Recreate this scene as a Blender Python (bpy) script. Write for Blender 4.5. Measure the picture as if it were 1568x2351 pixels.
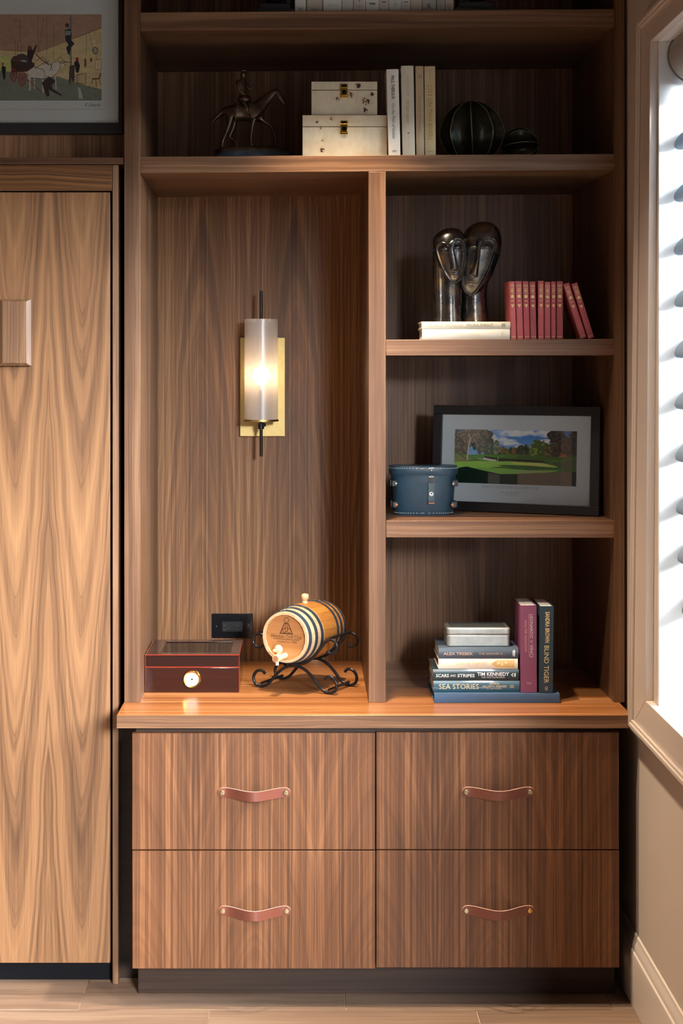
import bpy, bmesh, math, random
import numpy as np
from mathutils import Matrix, Vector
random.seed(7); np.random.seed(7)
PI = math.pi
C = bpy.context.scene.collection
S = bpy.context.scene
for o in list(bpy.data.objects): bpy.data.objects.remove(o)

# ---------------- camera, world, lights, exposure ----------------
F, D, VX, VY, H = 3760.0, 4.4, 700.0, 845.0, 1.6575
cam = bpy.data.cameras.new('camera'); co = bpy.data.objects.new('camera', cam); C.objects.link(co)
co.location = (0, -D, H); co.rotation_euler = (PI/2, 0, 0)
cam.sensor_fit = 'VERTICAL'; cam.sensor_height = 36; cam.lens = F/2351*36
cam.shift_x = (784-VX)/2351; cam.shift_y = -(1175.5-VY)/2351
S.camera = co
w = bpy.data.worlds.new('World'); S.world = w; w.use_nodes = True
w.node_tree.nodes['Background'].inputs[0].default_value = (0.80, 0.90, 1.0, 1)
w.node_tree.nodes['Background'].inputs[1].default_value = .85
S.view_settings.view_transform = 'Standard'; S.view_settings.look = 'None'
S.view_settings.gamma = 1; S.view_settings.exposure = 0.30
S.view_settings.use_curve_mapping = False

def area(name, loc, rot, sx, sy, power, col):
    l = bpy.data.lights.new(name, 'AREA'); l.shape = 'RECTANGLE'; l.size = sx; l.size_y = sy
    l.energy = power; l.color = col
    o = bpy.data.objects.new(name, l); C.objects.link(o); o.location = loc; o.rotation_euler = rot
    return o
def spot(name, loc, target, power, col, size, blend, rad):
    l = bpy.data.lights.new(name, 'SPOT'); l.energy = power; l.color = col
    l.spot_size = math.radians(size); l.spot_blend = blend; l.shadow_soft_size = rad
    o = bpy.data.objects.new(name, l); C.objects.link(o); o.location = loc
    o.rotation_euler = (Vector(target)-Vector(loc)).to_track_quat('-Z', 'Y').to_euler()
    return o
# daylight outside the two windows of the right-hand wall (light travels towards -X)
area('daylight_front_window', (3.2, -1.9, 2.85), (0, math.radians(90-26), 0), 1.5, 3.6, 1800, (0.84, 0.92, 1.0))
al = area('daylight_rear_window', (2.4, -9.2, 3.5), (0, 0, 0), 5.0, 1.7, 7600, (0.93, 0.96, 1.0))
al.rotation_euler = (Vector((0,0,1.6))-al.location).to_track_quat('-Z', 'Y').to_euler()
# recessed ceiling downlights
spot('downlight_over_bookcase', (.09, -.30, 2.96), (.09, -.24, 0), 330, (1.0, .79, .57), 56, 1.0, .03)
spot('downlight_over_bed', (-.95, -1.0, 2.96), (-.80, -.4, 0), 45, (1.0, .8, .6), 80, 1.0, .04)
spot('downlight_room', (.05, -.78, 2.96), (.45, -.80, 0), 130, (1.0, .84, .68), 84, 1.0, .05)

# ---------------- helpers ----------------
MW = {}
def srgb(*c):
    if len(c) == 1:
        h = c[0].lstrip('#'); c = [int(h[i:i+2], 16) for i in (0, 2, 4)]
    return tuple(((x/255)/12.92 if x/255 <= .04045 else ((x/255+.055)/1.055)**2.4) for x in c)
def X(px, Y): return (px-VX)*(Y+D)/F
def Z(py, Y): return H-(py-VY)*(Y+D)/F
def thing(name, label, cat, loc=(0, 0, 0), rot=(0, 0, 0), group=None):
    o = bpy.data.objects.new(name, None); C.objects.link(o); o.empty_display_size = .02
    o.location = loc; o.rotation_euler = rot; o['label'] = label; o['category'] = cat
    if group: o['group'] = group
    MW[o] = Matrix.Translation(loc) @ Vector(rot).to_track_quat('Z', 'Y').to_matrix().to_4x4() if False else o.matrix_basis.copy()
    return o
def tag(o, label, cat, group=None):
    o['label'] = label; o['category'] = cat
    if group: o['group'] = group
    return o
class G:
    def __init__(s): s.v = []; s.f = []; s.m = []
    def add(s, vs, fs, mi=0):
        n = len(s.v); s.v += [tuple(v) for v in vs]; s.f += [tuple(i+n for i in f) for f in fs]; s.m += [mi]*len(fs)
        return s
    def hexa(s, p, mi=0):   # p: 8 pts, front 0-3 (bl br tr tl), back 4-7
        return s.add(p, [(0,1,2,3), (5,4,7,6), (4,0,3,7), (1,5,6,2), (3,2,6,7), (4,5,1,0)], mi)
    def box(s, x0, x1, y0, y1, z0, z1, mi=0):
        return s.hexa([(x0,y0,z0),(x1,y0,z0),(x1,y0,z1),(x0,y0,z1),(x0,y1,z0),(x1,y1,z0),(x1,y1,z1),(x0,y1,z1)], mi)
    def prism(s, poly, z0, z1, mi=0):  # poly in xy
        n = len(poly)
        vs = [(x,y,z0) for x,y in poly]+[(x,y,z1) for x,y in poly]
        fs = [tuple(range(n-1,-1,-1)), tuple(range(n,2*n))]+[(i,(i+1)%n,(i+1)%n+n,i+n) for i in range(n)]
        return s.add(vs, fs, mi)
    def lathe(s, prof, n=32, axis='Z', c=(0,0,0), mi=0, caps=True):
        vs = []
        for r, h in prof:
            for k in range(n):
                a = 2*PI*k/n; x, y = r*math.cos(a), r*math.sin(a)
                if axis == 'Z': p = (x, y, h)
                elif axis == 'Y': p = (x, h, -y)
                else: p = (h, x, y)
                vs.append((p[0]+c[0], p[1]+c[1], p[2]+c[2]))
        fs = []
        for j in range(len(prof)-1):
            for k in range(n):
                k2 = (k+1)%n; fs.append((j*n+k, j*n+k2, (j+1)*n+k2, (j+1)*n+k))
        if caps: fs.append(tuple(range(n-1,-1,-1))); fs.append(tuple((len(prof)-1)*n+k for k in range(n)))
        return s.add(vs, fs, mi)
    def tube(s, pts, r, n=8, mi=0, cap=True):
        P = [Vector(p) for p in pts]; R = r if hasattr(r, '__len__') else [r]*len(P)
        vs = []; up = None
        for i, p in enumerate(P):
            t = (P[min(i+1, len(P)-1)]-P[max(i-1, 0)]).normalized()
            if up is None:
                up = Vector((0,0,1)) if abs(t.z) < .9 else Vector((1,0,0))
            a = t.cross(up).normalized(); up = a.cross(t).normalized()
            for k in range(n):
                q = p+(a*math.cos(2*PI*k/n)+up*math.sin(2*PI*k/n))*R[i]; vs.append(tuple(q))
        fs = [(j*n+k, j*n+(k+1)%n, (j+1)*n+(k+1)%n, (j+1)*n+k) for j in range(len(P)-1) for k in range(n)]
        if cap: fs += [tuple(range(n-1,-1,-1)), tuple((len(P)-1)*n+k for k in range(n))]
        return s.add(vs, fs, mi)
    def ball(s, c, r, n=12, mi=0):
        rx, ry, rz = r if hasattr(r, '__len__') else (r, r, r)
        pr = [(math.sin(PI*j/n)+1e-5, math.cos(PI*j/n)) for j in range(n+1)]
        vs = [(c[0]+a*rx*math.cos(2*PI*k/(2*n)), c[1]+a*ry*math.sin(2*PI*k/(2*n)), c[2]+b*rz) for a, b in pr for k in range(2*n)]
        m = 2*n
        return s.add(vs, [((j+1)*m+k, (j+1)*m+(k+1)%m, j*m+(k+1)%m, j*m+k) for j in range(n) for k in range(m)], mi)
    def xf(s, M):
        s.v = [tuple(M @ Vector(v)) for v in s.v]; return s
    def obj(s, name, mat, parent=None, world=False, smooth=0, bevel=0, seg=2, kind=None, label=None):
        me = bpy.data.meshes.new(name)
        vs = s.v
        if world and parent is not None:
            inv = MW[parent].inverted(); vs = [tuple(inv @ Vector(v)) for v in vs]
        me.from_pydata(vs, [], s.f)
        ms = mat if isinstance(mat, (list, tuple)) else [mat]
        for m in ms: me.materials.append(m)
        if len(ms) > 1: me.polygons.foreach_set('material_index', s.m)
        bm = bmesh.new(); bm.from_mesh(me); bmesh.ops.recalc_face_normals(bm, faces=bm.faces); bm.to_mesh(me); bm.free()
        if smooth:
            me.polygons.foreach_set('use_smooth', [True]*len(me.polygons)); me.set_sharp_from_angle(angle=math.radians(smooth))
        me.update()
        o = bpy.data.objects.new(name, me); C.objects.link(o)
        if parent is not None: o.parent = parent; MW[o] = MW[parent]
        else: MW[o] = Matrix.Identity(4)
        if bevel:
            b = o.modifiers.new('bevel', 'BEVEL'); b.width = bevel; b.segments = seg; b.limit_method = 'ANGLE'; b.angle_limit = math.radians(40)
            if not smooth:
                me.polygons.foreach_set('use_smooth', [True]*len(me.polygons)); me.set_sharp_from_angle(angle=math.radians(30)); b.harden_normals = False
        if kind: o['kind'] = kind
        if label: o['label'] = label
        return o
def pbox(xl, xr, ytl, ytr, ybl, ybr, Yf, Yb, xlb=None, xrb=None):
    """board whose front face is given in photo pixels at plane Yf; xlb/xrb optional back-edge x (px at Yb)"""
    a, b = X(xl, Yf), X(xr, Yf)
    ab = X(xlb, Yb) if xlb is not None else a
    bb = X(xrb, Yb) if xrb is not None else b
    z = lambda y: Z(y, Yf)
    return G().hexa([(a,Yf,z(ybl)),(b,Yf,z(ybr)),(b,Yf,z(ytr)),(a,Yf,z(ytl)),(ab,Yb,z(ybl)),(bb,Yb,z(ybr)),(bb,Yb,z(ytr)),(ab,Yb,z(ytl))])
def catmull(pts, n=6):
    P = [Vector(p) for p in pts]; out = []
    for i in range(len(P)-1):
        a, b, c, d = P[max(i-1,0)], P[i], P[i+1], P[min(i+2, len(P)-1)]
        for k in range(n):
            t = k/n
            out.append(.5*((2*b)+(-a+c)*t+(2*a-5*b+4*c-d)*t*t+(-a+3*b-3*c+d)*t**3))
    out.append(P[-1]); return out
_tc = {}
def text2d(s, w, h, shear=0, bold=0, spacing=1.0):
    key = (s, bold, spacing)
    if key not in _tc:
        cu = bpy.data.curves.new('t', 'FONT'); cu.body = s; cu.offset = bold; cu.resolution_u = 2; cu.space_character = spacing
        cu.fill_mode = 'FRONT'
        o = bpy.data.objects.new('t', cu); C.objects.link(o)
        dg = bpy.context.evaluated_depsgraph_get(); dg.update()
        me = bpy.data.meshes.new_from_object(o.evaluated_get(dg))
        vs = np.array([v.co[:2] for v in me.vertices]); fs = [tuple(p.vertices) for p in me.polygons]
        bpy.data.objects.remove(o); bpy.data.curves.remove(cu); bpy.data.meshes.remove(me)
        vs = (vs-vs.min(0))/(vs.max(0)-vs.min(0)+1e-9)-.5
        _tc[key] = (vs, fs)
    vs, fs = _tc[key]
    v = vs*[w, h]; v = v+np.stack([v[:,1]*shear, 0*v[:,1]], 1)
    return v, fs
# ---------------- materials ----------------
_m = {}
def mat(name, col=(.5,.5,.5), rough=.5, metal=0, coat=0, emit=None, es=0, bump=0, bscale=200, var=0, vscale=20, sheen=0, spec=.5):
    if name in _m: return _m[name]
    m = bpy.data.materials.new(name); m.use_nodes = True; nt = m.node_tree; b = nt.nodes['Principled BSDF']
    b.inputs['Base Color'].default_value = (*col, 1); b.inputs['Roughness'].default_value = rough; b.inputs['Metallic'].default_value = metal
    b.inputs['Coat Weight'].default_value = coat; b.inputs['Specular IOR Level'].default_value = spec
    if emit: b.inputs['Emission Color'].default_value = (*emit, 1); b.inputs['Emission Strength'].default_value = es
    if bump or var:
        tc = nt.nodes.new('ShaderNodeTexCoord')
        if bump:
            n = nt.nodes.new('ShaderNodeTexNoise'); n.inputs['Scale'].default_value = bscale; n.inputs['Detail'].default_value = 3
            nt.links.new(tc.outputs['Object'], n.inputs['Vector'])
            bp = nt.nodes.new('ShaderNodeBump'); bp.inputs['Strength'].default_value = bump; bp.inputs['Distance'].default_value = .001
            nt.links.new(n.outputs['Fac'], bp.inputs['Height']); nt.links.new(bp.outputs['Normal'], b.inputs['Normal'])
        if var:
            n2 = nt.nodes.new('ShaderNodeTexNoise'); n2.inputs['Scale'].default_value = vscale; n2.inputs['Detail'].default_value = 4
            nt.links.new(tc.outputs['Object'], n2.inputs['Vector'])
            mr = nt.nodes.new('ShaderNodeMapRange'); mr.inputs[1].default_value = .3; mr.inputs[2].default_value = .7
            mr.inputs[3].default_value = 1-var; mr.inputs[4].default_value = 1+var
            nt.links.new(n2.outputs['Fac'], mr.inputs[0])
            mx = nt.nodes.new('ShaderNodeVectorMath'); mx.operation = 'SCALE'; mx.inputs[0].default_value = col
            nt.links.new(mr.outputs[0], mx.inputs['Scale']); nt.links.new(mx.outputs[0], b.inputs['Base Color'])
    _m[name] = m; return m
def attr_mat(name, rough=.5, coat=0):
    m = mat(name, rough=rough, coat=coat)
    nt = m.node_tree
    a = nt.nodes.new('ShaderNodeAttribute'); a.attribute_name = 'print'
    nt.links.new(a.outputs['Color'], nt.nodes['Principled BSDF'].inputs['Base Color']); return m
class NB:
    def __init__(s, nt): s.nt = nt
    def _in(s, n, i, v):
        if v is None: return
        if hasattr(v, 'is_linked'): s.nt.links.new(v, n.inputs[i])
        else: n.inputs[i].default_value = v
    def m(s, op, a, b=None, c=None):
        n = s.nt.nodes.new('ShaderNodeMath'); n.operation = op; s._in(n,0,a); s._in(n,1,b); s._in(n,2,c); return n.outputs[0]
    def vec(s, x, y, z):
        n = s.nt.nodes.new('ShaderNodeCombineXYZ'); s._in(n,0,x); s._in(n,1,y); s._in(n,2,z); return n.outputs[0]
    def noise(s, v, scale=1, det=2, rough=.5, dim='3D'):
        n = s.nt.nodes.new('ShaderNodeTexNoise'); n.noise_dimensions = dim
        if dim == '1D': s._in(n, 'W', v)
        else: s._in(n, 'Vector', v)
        n.inputs['Scale'].default_value = scale; n.inputs['Detail'].default_value = det; n.inputs['Roughness'].default_value = rough
        return n.outputs['Fac']
    def ramp(s, v, stops):
        n = s.nt.nodes.new('ShaderNodeValToRGB'); s._in(n,0,v); cr = n.color_ramp
        while len(cr.elements) < len(stops): cr.elements.new(.5)
        for e, (p, c) in zip(cr.elements, stops): e.position = p; e.color = (*c, 1)
        return n.outputs[0]
    def mr(s, v, a, b, c, d):
        n = s.nt.nodes.new('ShaderNodeMapRange'); s._in(n,0,v)
        for i, q in enumerate((a,b,c,d)): n.inputs[i+1].default_value = q
        return n.outputs[0]
    def mixc(s, f, a, b, mode='MIX'):
        n = s.nt.nodes.new('ShaderNodeMix'); n.data_type = 'RGBA'; n.blend_type = mode; s._in(n,0,f)
        for i, q in ((6,a),(7,b)):
            if hasattr(q, 'is_linked'): s.nt.links.new(q, n.inputs[i])
            else: n.inputs[i].default_value = (*q, 1)
        return n.outputs[2]
def wood(name, dark, mid, light, axis='Z', P=0, cx=0, K=0, fg=1.0, sgn=1, rf=6.0, wr=.55, rough=.38, coat=.0, streak=1.0, rnd=1.0, across='X', warp=.1, lines=1.0, bump=.15, wF=1.6, rw=.5, con=.18):
    """axis: grain direction.  P>0: book-matched leaves of width P; cathedral figure centred in each leaf"""
    m = bpy.data.materials.new(name); m.use_nodes = True; nt = m.node_tree; B = nt.nodes['Principled BSDF']; q = NB(nt)
    tc = nt.nodes.new('ShaderNodeTexCoord'); sp = nt.nodes.new('ShaderNodeSeparateXYZ'); nt.links.new(tc.outputs['Object'], sp.inputs[0])
    ax = {'X':0,'Y':1,'Z':2}; g = sp.outputs[ax[axis]]; rest = [i for i in range(3) if i != ax[axis]]
    if across is not None and across != axis: ia = ax[across]
    else: ia = rest[1]
    it = [i for i in rest if i != ia][0]
    a, t = sp.outputs[ia], sp.outputs[it]
    oi = nt.nodes.new('ShaderNodeObjectInfo'); r = q.m('MULTIPLY', oi.outputs['Random'], 7.3*rnd)
    a0 = q.m('ADD', a, r) if P == 0 else q.m('SUBTRACT', a, cx)
    if P: a0 = q.m('PINGPONG', a0, P)
    g0 = q.m('ADD', g, q.m('MULTIPLY', r, 1.7))
    wn = q.noise(q.vec(q.m('MULTIPLY', a0, 3.0), t, q.m('MULTIPLY', g0, 1.8)), 1.5, 2)
    wv = q.m('MULTIPLY', q.m('SUBTRACT', wn, .5), warp)
    aw = q.m('ADD', a0, q.m('MULTIPLY', wv, .35))
    as_ = q.m('ADD', a0, q.m('MULTIPLY', wv, .12))
    if K:
        c = P/2 if P else 0
        if P == 0: aw2 = q.m('SUBTRACT', a, cx); aw2 = q.m('ADD', aw2, q.m('MULTIPLY', wv, .3))
        else: aw2 = q.m('SUBTRACT', aw, c)
        u2 = q.m('POWER', q.m('ABSOLUTE', aw2), 1.6)
        Fv = q.m('ADD', q.m('MULTIPLY', g0, fg), q.m('ADD', q.m('MULTIPLY', u2, K*sgn), q.m('MULTIPLY', wv, wF)))
        ring = q.noise(q.m('ADD', Fv, 3.1), rf, 3, .6, '1D')
    else:
        ring = q.noise(q.vec(q.m('MULTIPLY', aw, 14*wr*2), q.m('MULTIPLY', t, 6), q.m('MULTIPLY', g0, .35)), 1.6, 4, .6)
    st = q.noise(q.vec(q.m('MULTIPLY', as_, 125), q.m('MULTIPLY', t, 125), q.m('MULTIPLY', g0, .30)), 1.3, 3, .6)
    fi = q.noise(q.vec(q.m('MULTIPLY', a0, 330), q.m('MULTIPLY', t, 330), q.m('MULTIPLY', g0, 3)), 1.3, 2, .6)
    big = q.noise(q.vec(q.m('MULTIPLY', a0, 5), t, q.m('MULTIPLY', g0, .5)), 1.0, 2)
    v = q.m('ADD', q.m('MULTIPLY', ring, rw), q.m('ADD', q.m('MULTIPLY', st, .28*streak), q.m('ADD', q.m('MULTIPLY', fi, .20), q.m('MULTIPLY', big, .22))))
    tot = rw+.28*streak+.20+.22
    v = q.mr(v, tot*.5-con, tot*.5+con, 0, 1)
    dark, mid, light = [tuple(c*.80 for c in k_) for k_ in (dark, mid, light)]
    col = q.ramp(v, [(0, dark), (.30, tuple(.5*x+.5*y for x, y in zip(dark, mid))), (.52, mid), (1, light)])
    # thin dark growth lines
    ln = q.m('ABSOLUTE', q.m('SUBTRACT', ring, .47)); ln = q.mr(ln, 0, .016, .45*lines, 0)
    col = q.mixc(ln, col, dark)
    nt.links.new(col, B.inputs['Base Color'])
    B.inputs['Roughness'].default_value = rough+.04; B.inputs['Specular IOR Level'].default_value = .35; B.inputs['Coat Weight'].default_value = coat; B.inputs['Coat Roughness'].default_value = .18
    bp = nt.nodes.new('ShaderNodeBump'); bp.inputs['Strength'].default_value = bump; bp.inputs['Distance'].default_value = .0006
    nt.links.new(fi, bp.inputs['Height']); nt.links.new(bp.outputs['Normal'], B.inputs['Normal'])
    return m
WD, WM, WL = srgb(68,44,30), srgb(122,86,60), srgb(160,120,88)
w_back = wood('walnut_back_panel', srgb(80,51,31), srgb(144,99,59), srgb(194,147,98), P=.2846, cx=X(570.5,.623)-X(866,0), K=34, fg=1.0, sgn=1, rf=5.5, lines=.45, rw=.25, streak=1.9, con=.21)
w_back2 = wood('walnut_back_right', srgb(86,56,36), srgb(154,108,74), srgb(204,154,112), P=.33, cx=.02, K=9, fg=.3, rf=6, lines=.2, rw=.22, streak=1.8, con=.2)
w_vert = wood('walnut_stile', srgb(70,46,30), srgb(116,82,57), srgb(158,122,92), lines=.6)
w_horiz = wood('walnut_shelf_edge', srgb(72,46,30), srgb(122,86,60), srgb(166,128,96), axis='X', across='Z', lines=.7)
w_counter = wood('walnut_counter', srgb(96,52,24), srgb(166,104,56), srgb(222,166,112), axis='X', across='Y', rough=.24, coat=.25, lines=.5, bump=.05, rw=.3, streak=2.2, con=.2)
w_drawer = wood('walnut_drawer', srgb(56,34,19), srgb(102,64,38), srgb(154,104,67), P=.31, cx=X(587,-.157)-X(866,-.157)-.155, K=12, fg=1.2, sgn=1, rf=6, lines=.25, rnd=.0, rw=.17, streak=2.3, con=.22, wF=1.4)
w_door = wood('walnut_door', srgb(66,43,28), srgb(132,94,62), srgb(160,118,80), P=.180, cx=X(111,.006)+1.2, K=80, fg=1.7, sgn=-1, rf=1.5, lines=.9, streak=.5, rnd=0, wF=1.2, rw=.55, con=.19)
w_rail = wood('walnut_rail', srgb(58,34,20), srgb(118,78,44), srgb(164,118,74), axis='X', across='Z', K=10, fg=.6, cx=.47, rf=6, streak=.8, lines=.3, rnd=0, con=.24, wF=1)
w_shaded = wood('walnut_recess_shaded', srgb(24,15,11), srgb(44,29,20), srgb(64,44,30), axis='X', across='Z')  # walnut darkened to carry the shade on toe kick, body and filler
w_knob = wood('walnut_pull', srgb(84,58,40), srgb(134,100,72), srgb(160,124,92), lines=.3, streak=1.3)
m_black = mat('black_void_paint', (.004,.004,.005), .9, spec=.08)
m_wall = mat('beige_wall_paint', srgb(200,184,168), .7, bump=.08, bscale=350, var=.03, vscale=3)
m_trim = mat('trim_paint', srgb(206,190,176), .38, var=.015, vscale=6)
m_far = mat('dark_taupe_paint', srgb(84,70,60), .8)
m_white = mat('white_jamb_paint', srgb(232,232,230), .4)
m_ceil = mat('ceiling_paint', srgb(92,84,78), .8)
m_brass = mat('brass', srgb(214,170,84), .22, 1, bump=.05)
m_brushed = mat('brushed_brass', srgb(186,162,108), .42, 1, bump=.1, bscale=700, var=.05, vscale=60)
m_iron = mat('black_iron', (.012,.012,.014), .28, .3, bump=.15, bscale=120)

# ---------------- room shell ----------------
def struct(g, name, m, parent=None, **k):
    return g.obj(name, m, parent, kind='structure', **k)
WX = .867
YB = -6.6; XL = -2.8; CZ = 3.0
floor = struct(G().box(XL-.1, 1.05, YB-.1, .75, -.06, -.0035), 'floor', mat('tile_grout', srgb(196,176,156), .8))
w_tile = wood('wood_look_tile', srgb(84,64,50), srgb(136,110,90), srgb(164,138,116), axis='X', across='Y', rough=.42, wr=.3, lines=.2, bump=.1, warp=.3)
G1 = Z(0,0)*0 + (F*H/(2318-VY)-D)   # long grout line seen in the photo
row = .305; tl = .69
nrow = 0; yy = G1
rows = []
for k in range(0, 3): rows.append((G1+k*row, 1))
for k in range(1, 22): rows.append((G1-k*row, 2 if k % 2 else 1))
tid = 0
for (y0, ty) in rows:
    off = X(182, G1) if ty == 1 else X(479, G1-.06)
    k0 = int(math.floor((XL-off)/tl))
    for k in range(k0, 8):
        a = off+k*tl; b = a+tl-.0022
        a = max(a, XL); b = min(b, WX-.001)
        if b-a < .03 or y0+row > .76 and y0 > .7: continue
        G().box(a, b, y0, min(y0+row-.0022, .74), -.012, 0).obj('tile', w_tile, floor, bevel=.0007, seg=1)
struct(G().box(XL-.1, WX+.2, YB-.1, .85, CZ, CZ+.1), 'ceiling', m_ceil)
struct(G().box(XL-.1, WX+.2, .75, .85, 0, CZ), 'wall_back', m_wall)
struct(G().box(XL-.1, XL, YB-.1, .75, 0, CZ), 'wall_left', m_far)
struct(G().box(XL, WX, YB-.1, YB, 0, CZ), 'wall_front', m_far)
# right wall with two window openings
WY1 = -.385; WY0 = -2.55; WZ0, WZ1 = Z(1609, 4.075-D), Z(96, 4.021-D)
R0, R1 = -6.0, -2.95
g = G()
T = .17
e_ = .012
g.box(WX, WX+T, YB, .75, 0, WZ0-e_); g.box(WX, WX+T, YB, .75, WZ1+e_, CZ)
g.box(WX, WX+T, WY1+e_, .75, WZ0-e_, WZ1+e_); g.box(WX, WX+T, R1, WY0-e_, WZ0-e_, WZ1+e_); g.box(WX, WX+T, YB, R0, WZ0-e_, WZ1+e_)
struct(g, 'wall_right', m_wall)
# baseboard with moulded top
bx = .850
g = G(); bh = .182
prof = [(0,0),(0,bh-.050),(.0015,bh-.042),(.005,bh-.038),(.0065,bh-.024),(.0105,bh-.016),(.0125,bh-.004),(.0165,bh),(.0165,0)]
g.v = []; vs = [(bx+a, YB, b) for a, b in prof]+[(bx+a, .70, b) for a, b in prof]; n = len(prof)
g.add(vs, [tuple(range(n)), tuple(range(2*n-1, n-1, -1))]+[(i, (i+1)%n, (i+1)%n+n, i+n) for i in range(n)])
struct(g, 'baseboard_right', mat('baseboard_paint', srgb(214,200,186), .35), bevel=.001)

# ---------------- window ----------------
win = thing('window_1', 'window', 'window'); del win['label']; del win['category']; win['kind'] = 'structure'
fx = .847; bxp = .840
o_t, o_b, i_t, i_b = 4.141-D, 4.2406-D, 4.021-D, 4.075-D    # Y of outer / inner edge of the left casing leg
zo_t, zo_b = Z(52, o_t), Z(1666, o_b); zi_t, zi_b = WZ1, WZ0
ny = WY0-.0
def leg(px0, px1):
    return None
g = G(); bw = .022
# left leg (nearest the bookcase): outer edge slightly out of plumb like in the photo
g.hexa([(fx,i_b,zi_b),(fx,o_b,zo_b),(fx,o_t,zo_t),(fx,i_t,zi_t),(WX,i_b,zi_b),(WX,o_b,zo_b),(WX,o_t,zo_t),(WX,i_t,zi_t)])
g.hexa([(fx,ny,zi_b),(fx,ny-.15,zo_b),(fx,i_b,zi_b),(fx,o_b,zo_b)][0:0] or [(fx,ny,zo_b),(fx,o_b,zo_b),(fx,i_b,zi_b),(fx,ny,zi_b),(WX,ny,zo_b),(WX,o_b,zo_b),(WX,i_b,zi_b),(WX,ny,zi_b)])
g.hexa([(fx,ny,zi_t),(fx,i_t,zi_t),(fx,o_t,zo_t),(fx,ny,zo_t),(WX,ny,zi_t),(WX,i_t,zi_t),(WX,o_t,zo_t),(WX,ny,zo_t)])
g.box(fx, WX, ny-.12, ny, zo_b, zo_t)
struct(g, 'window_casing', m_trim, win, bevel=.0015)
g = G(); t2 = .012
for (x0, b_) in ((bxp, .020), (bxp-.004, .012)):
    g.hexa([(x0,o_b-b_,zo_b+b_),(x0,o_b,zo_b),(x0,o_t,zo_t),(x0,o_t-b_,zo_t-b_),(fx,o_b-b_,zo_b+b_),(fx,o_b,zo_b),(fx,o_t,zo_t),(fx,o_t-b_,zo_t-b_)])
    g.hexa([(x0,ny-.12,zo_b),(x0,o_b,zo_b),(x0,o_b-b_,zo_b+b_),(x0,ny-.12,zo_b+b_),(fx,ny-.12,zo_b),(fx,o_b,zo_b),(fx,o_b-b_,zo_b+b_),(fx,ny-.12,zo_b+b_)])
    g.hexa([(x0,ny-.12,zo_t-b_),(x0,o_t-b_,zo_t-b_),(x0,o_t,zo_t),(x0,ny-.12,zo_t),(fx,ny-.12,zo_t-b_),(fx,o_t-b_,zo_t-b_),(fx,o_t,zo_t),(fx,ny-.12,zo_t)])
struct(g, 'back_band', m_trim, win, bevel=.002)
# inner stop and jambs lining the opening
g = G(); jx = WX+T+.03
jt = .012
g.box(WX, jx, WY1-.002, WY1+.012, WZ0-.0, WZ1); g.box(WX, jx, WY0-.012, WY0, WZ0, WZ1)
struct(g, 'window_jamb', m_white, win, bevel=.001)
struct(G().box(WX-.001, jx, WY0, WY1, WZ0-.012, WZ0), 'window_sill', m_white, win, bevel=.001)
struct(G().box(WX, jx, WY0, WY1, WZ1, WZ1+.012), 'window_head', m_white, win, bevel=.001)
g = G()
fr = .045
for (a, b, c, d) in ((WY0,WY1,WZ0,WZ0+fr),(WY0,WY1,WZ1-fr,WZ1),(WY0,WY0+fr,WZ0,WZ1),(WY1-fr,WY1,WZ0,WZ1)):
    g.box(jx-.07, jx-.02, a, b, c, d)
g.box(jx-.06, jx-.03, (WY0+WY1)/2-.02, (WY0+WY1)/2+.02, WZ0, WZ1)
struct(g, 'sash_frame', m_white, win)
gl = bpy.data.materials.new('window_glass'); gl.use_nodes = True; nt = gl.node_tree; nt.nodes.clear()
out = nt.nodes.new('ShaderNodeOutputMaterial'); mx = nt.nodes.new('ShaderNodeMixShader'); tr = nt.nodes.new('ShaderNodeBsdfTransparent'); gs = nt.nodes.new('ShaderNodeBsdfGlossy')
gs.inputs['Roughness'].default_value = .02; fz = nt.nodes.new('ShaderNodeFresnel'); fz.inputs[0].default_value = 1.35
nt.links.new(fz.outputs[0], mx.inputs[0]); nt.links.new(tr.outputs[0], mx.inputs[1]); nt.links.new(gs.outputs[0], mx.inputs[2]); nt.links.new(mx.outputs[0], out.inputs[0])
m_glass = gl
struct(G().box(jx-.046, jx-.044, WY0+.02, WY1-.02, WZ0+.02, WZ1-.02), 'window_pane', m_glass, win)
# second window further towards the camera side (lights the room)
win2 = bpy.data.objects.new('window_2', None); C.objects.link(win2); win2['kind'] = 'structure'; MW[win2] = Matrix.Identity(4)
g = G()
for (a, b, c, d) in ((R0,R1,WZ0,WZ0+fr),(R0,R1,WZ1-fr,WZ1),(R0,R0+fr,WZ0,WZ1),(R1-fr,R1,WZ0,WZ1)): g.box(jx-.07, jx-.02, a, b, c, d)
struct(g, 'sash_frame', m_white, win2)
g = G()
for (a, b, c, d) in ((R0-.12,R1+.12,WZ0-.1,WZ0),(R0-.12,R1+.12,WZ1,WZ1+.1),(R0-.12,R0,WZ0,WZ1),(R1,R1+.12,WZ0,WZ1)): g.box(fx, WX, a, b, c, d)
struct(g, 'window_casing', m_trim, win2)
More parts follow.
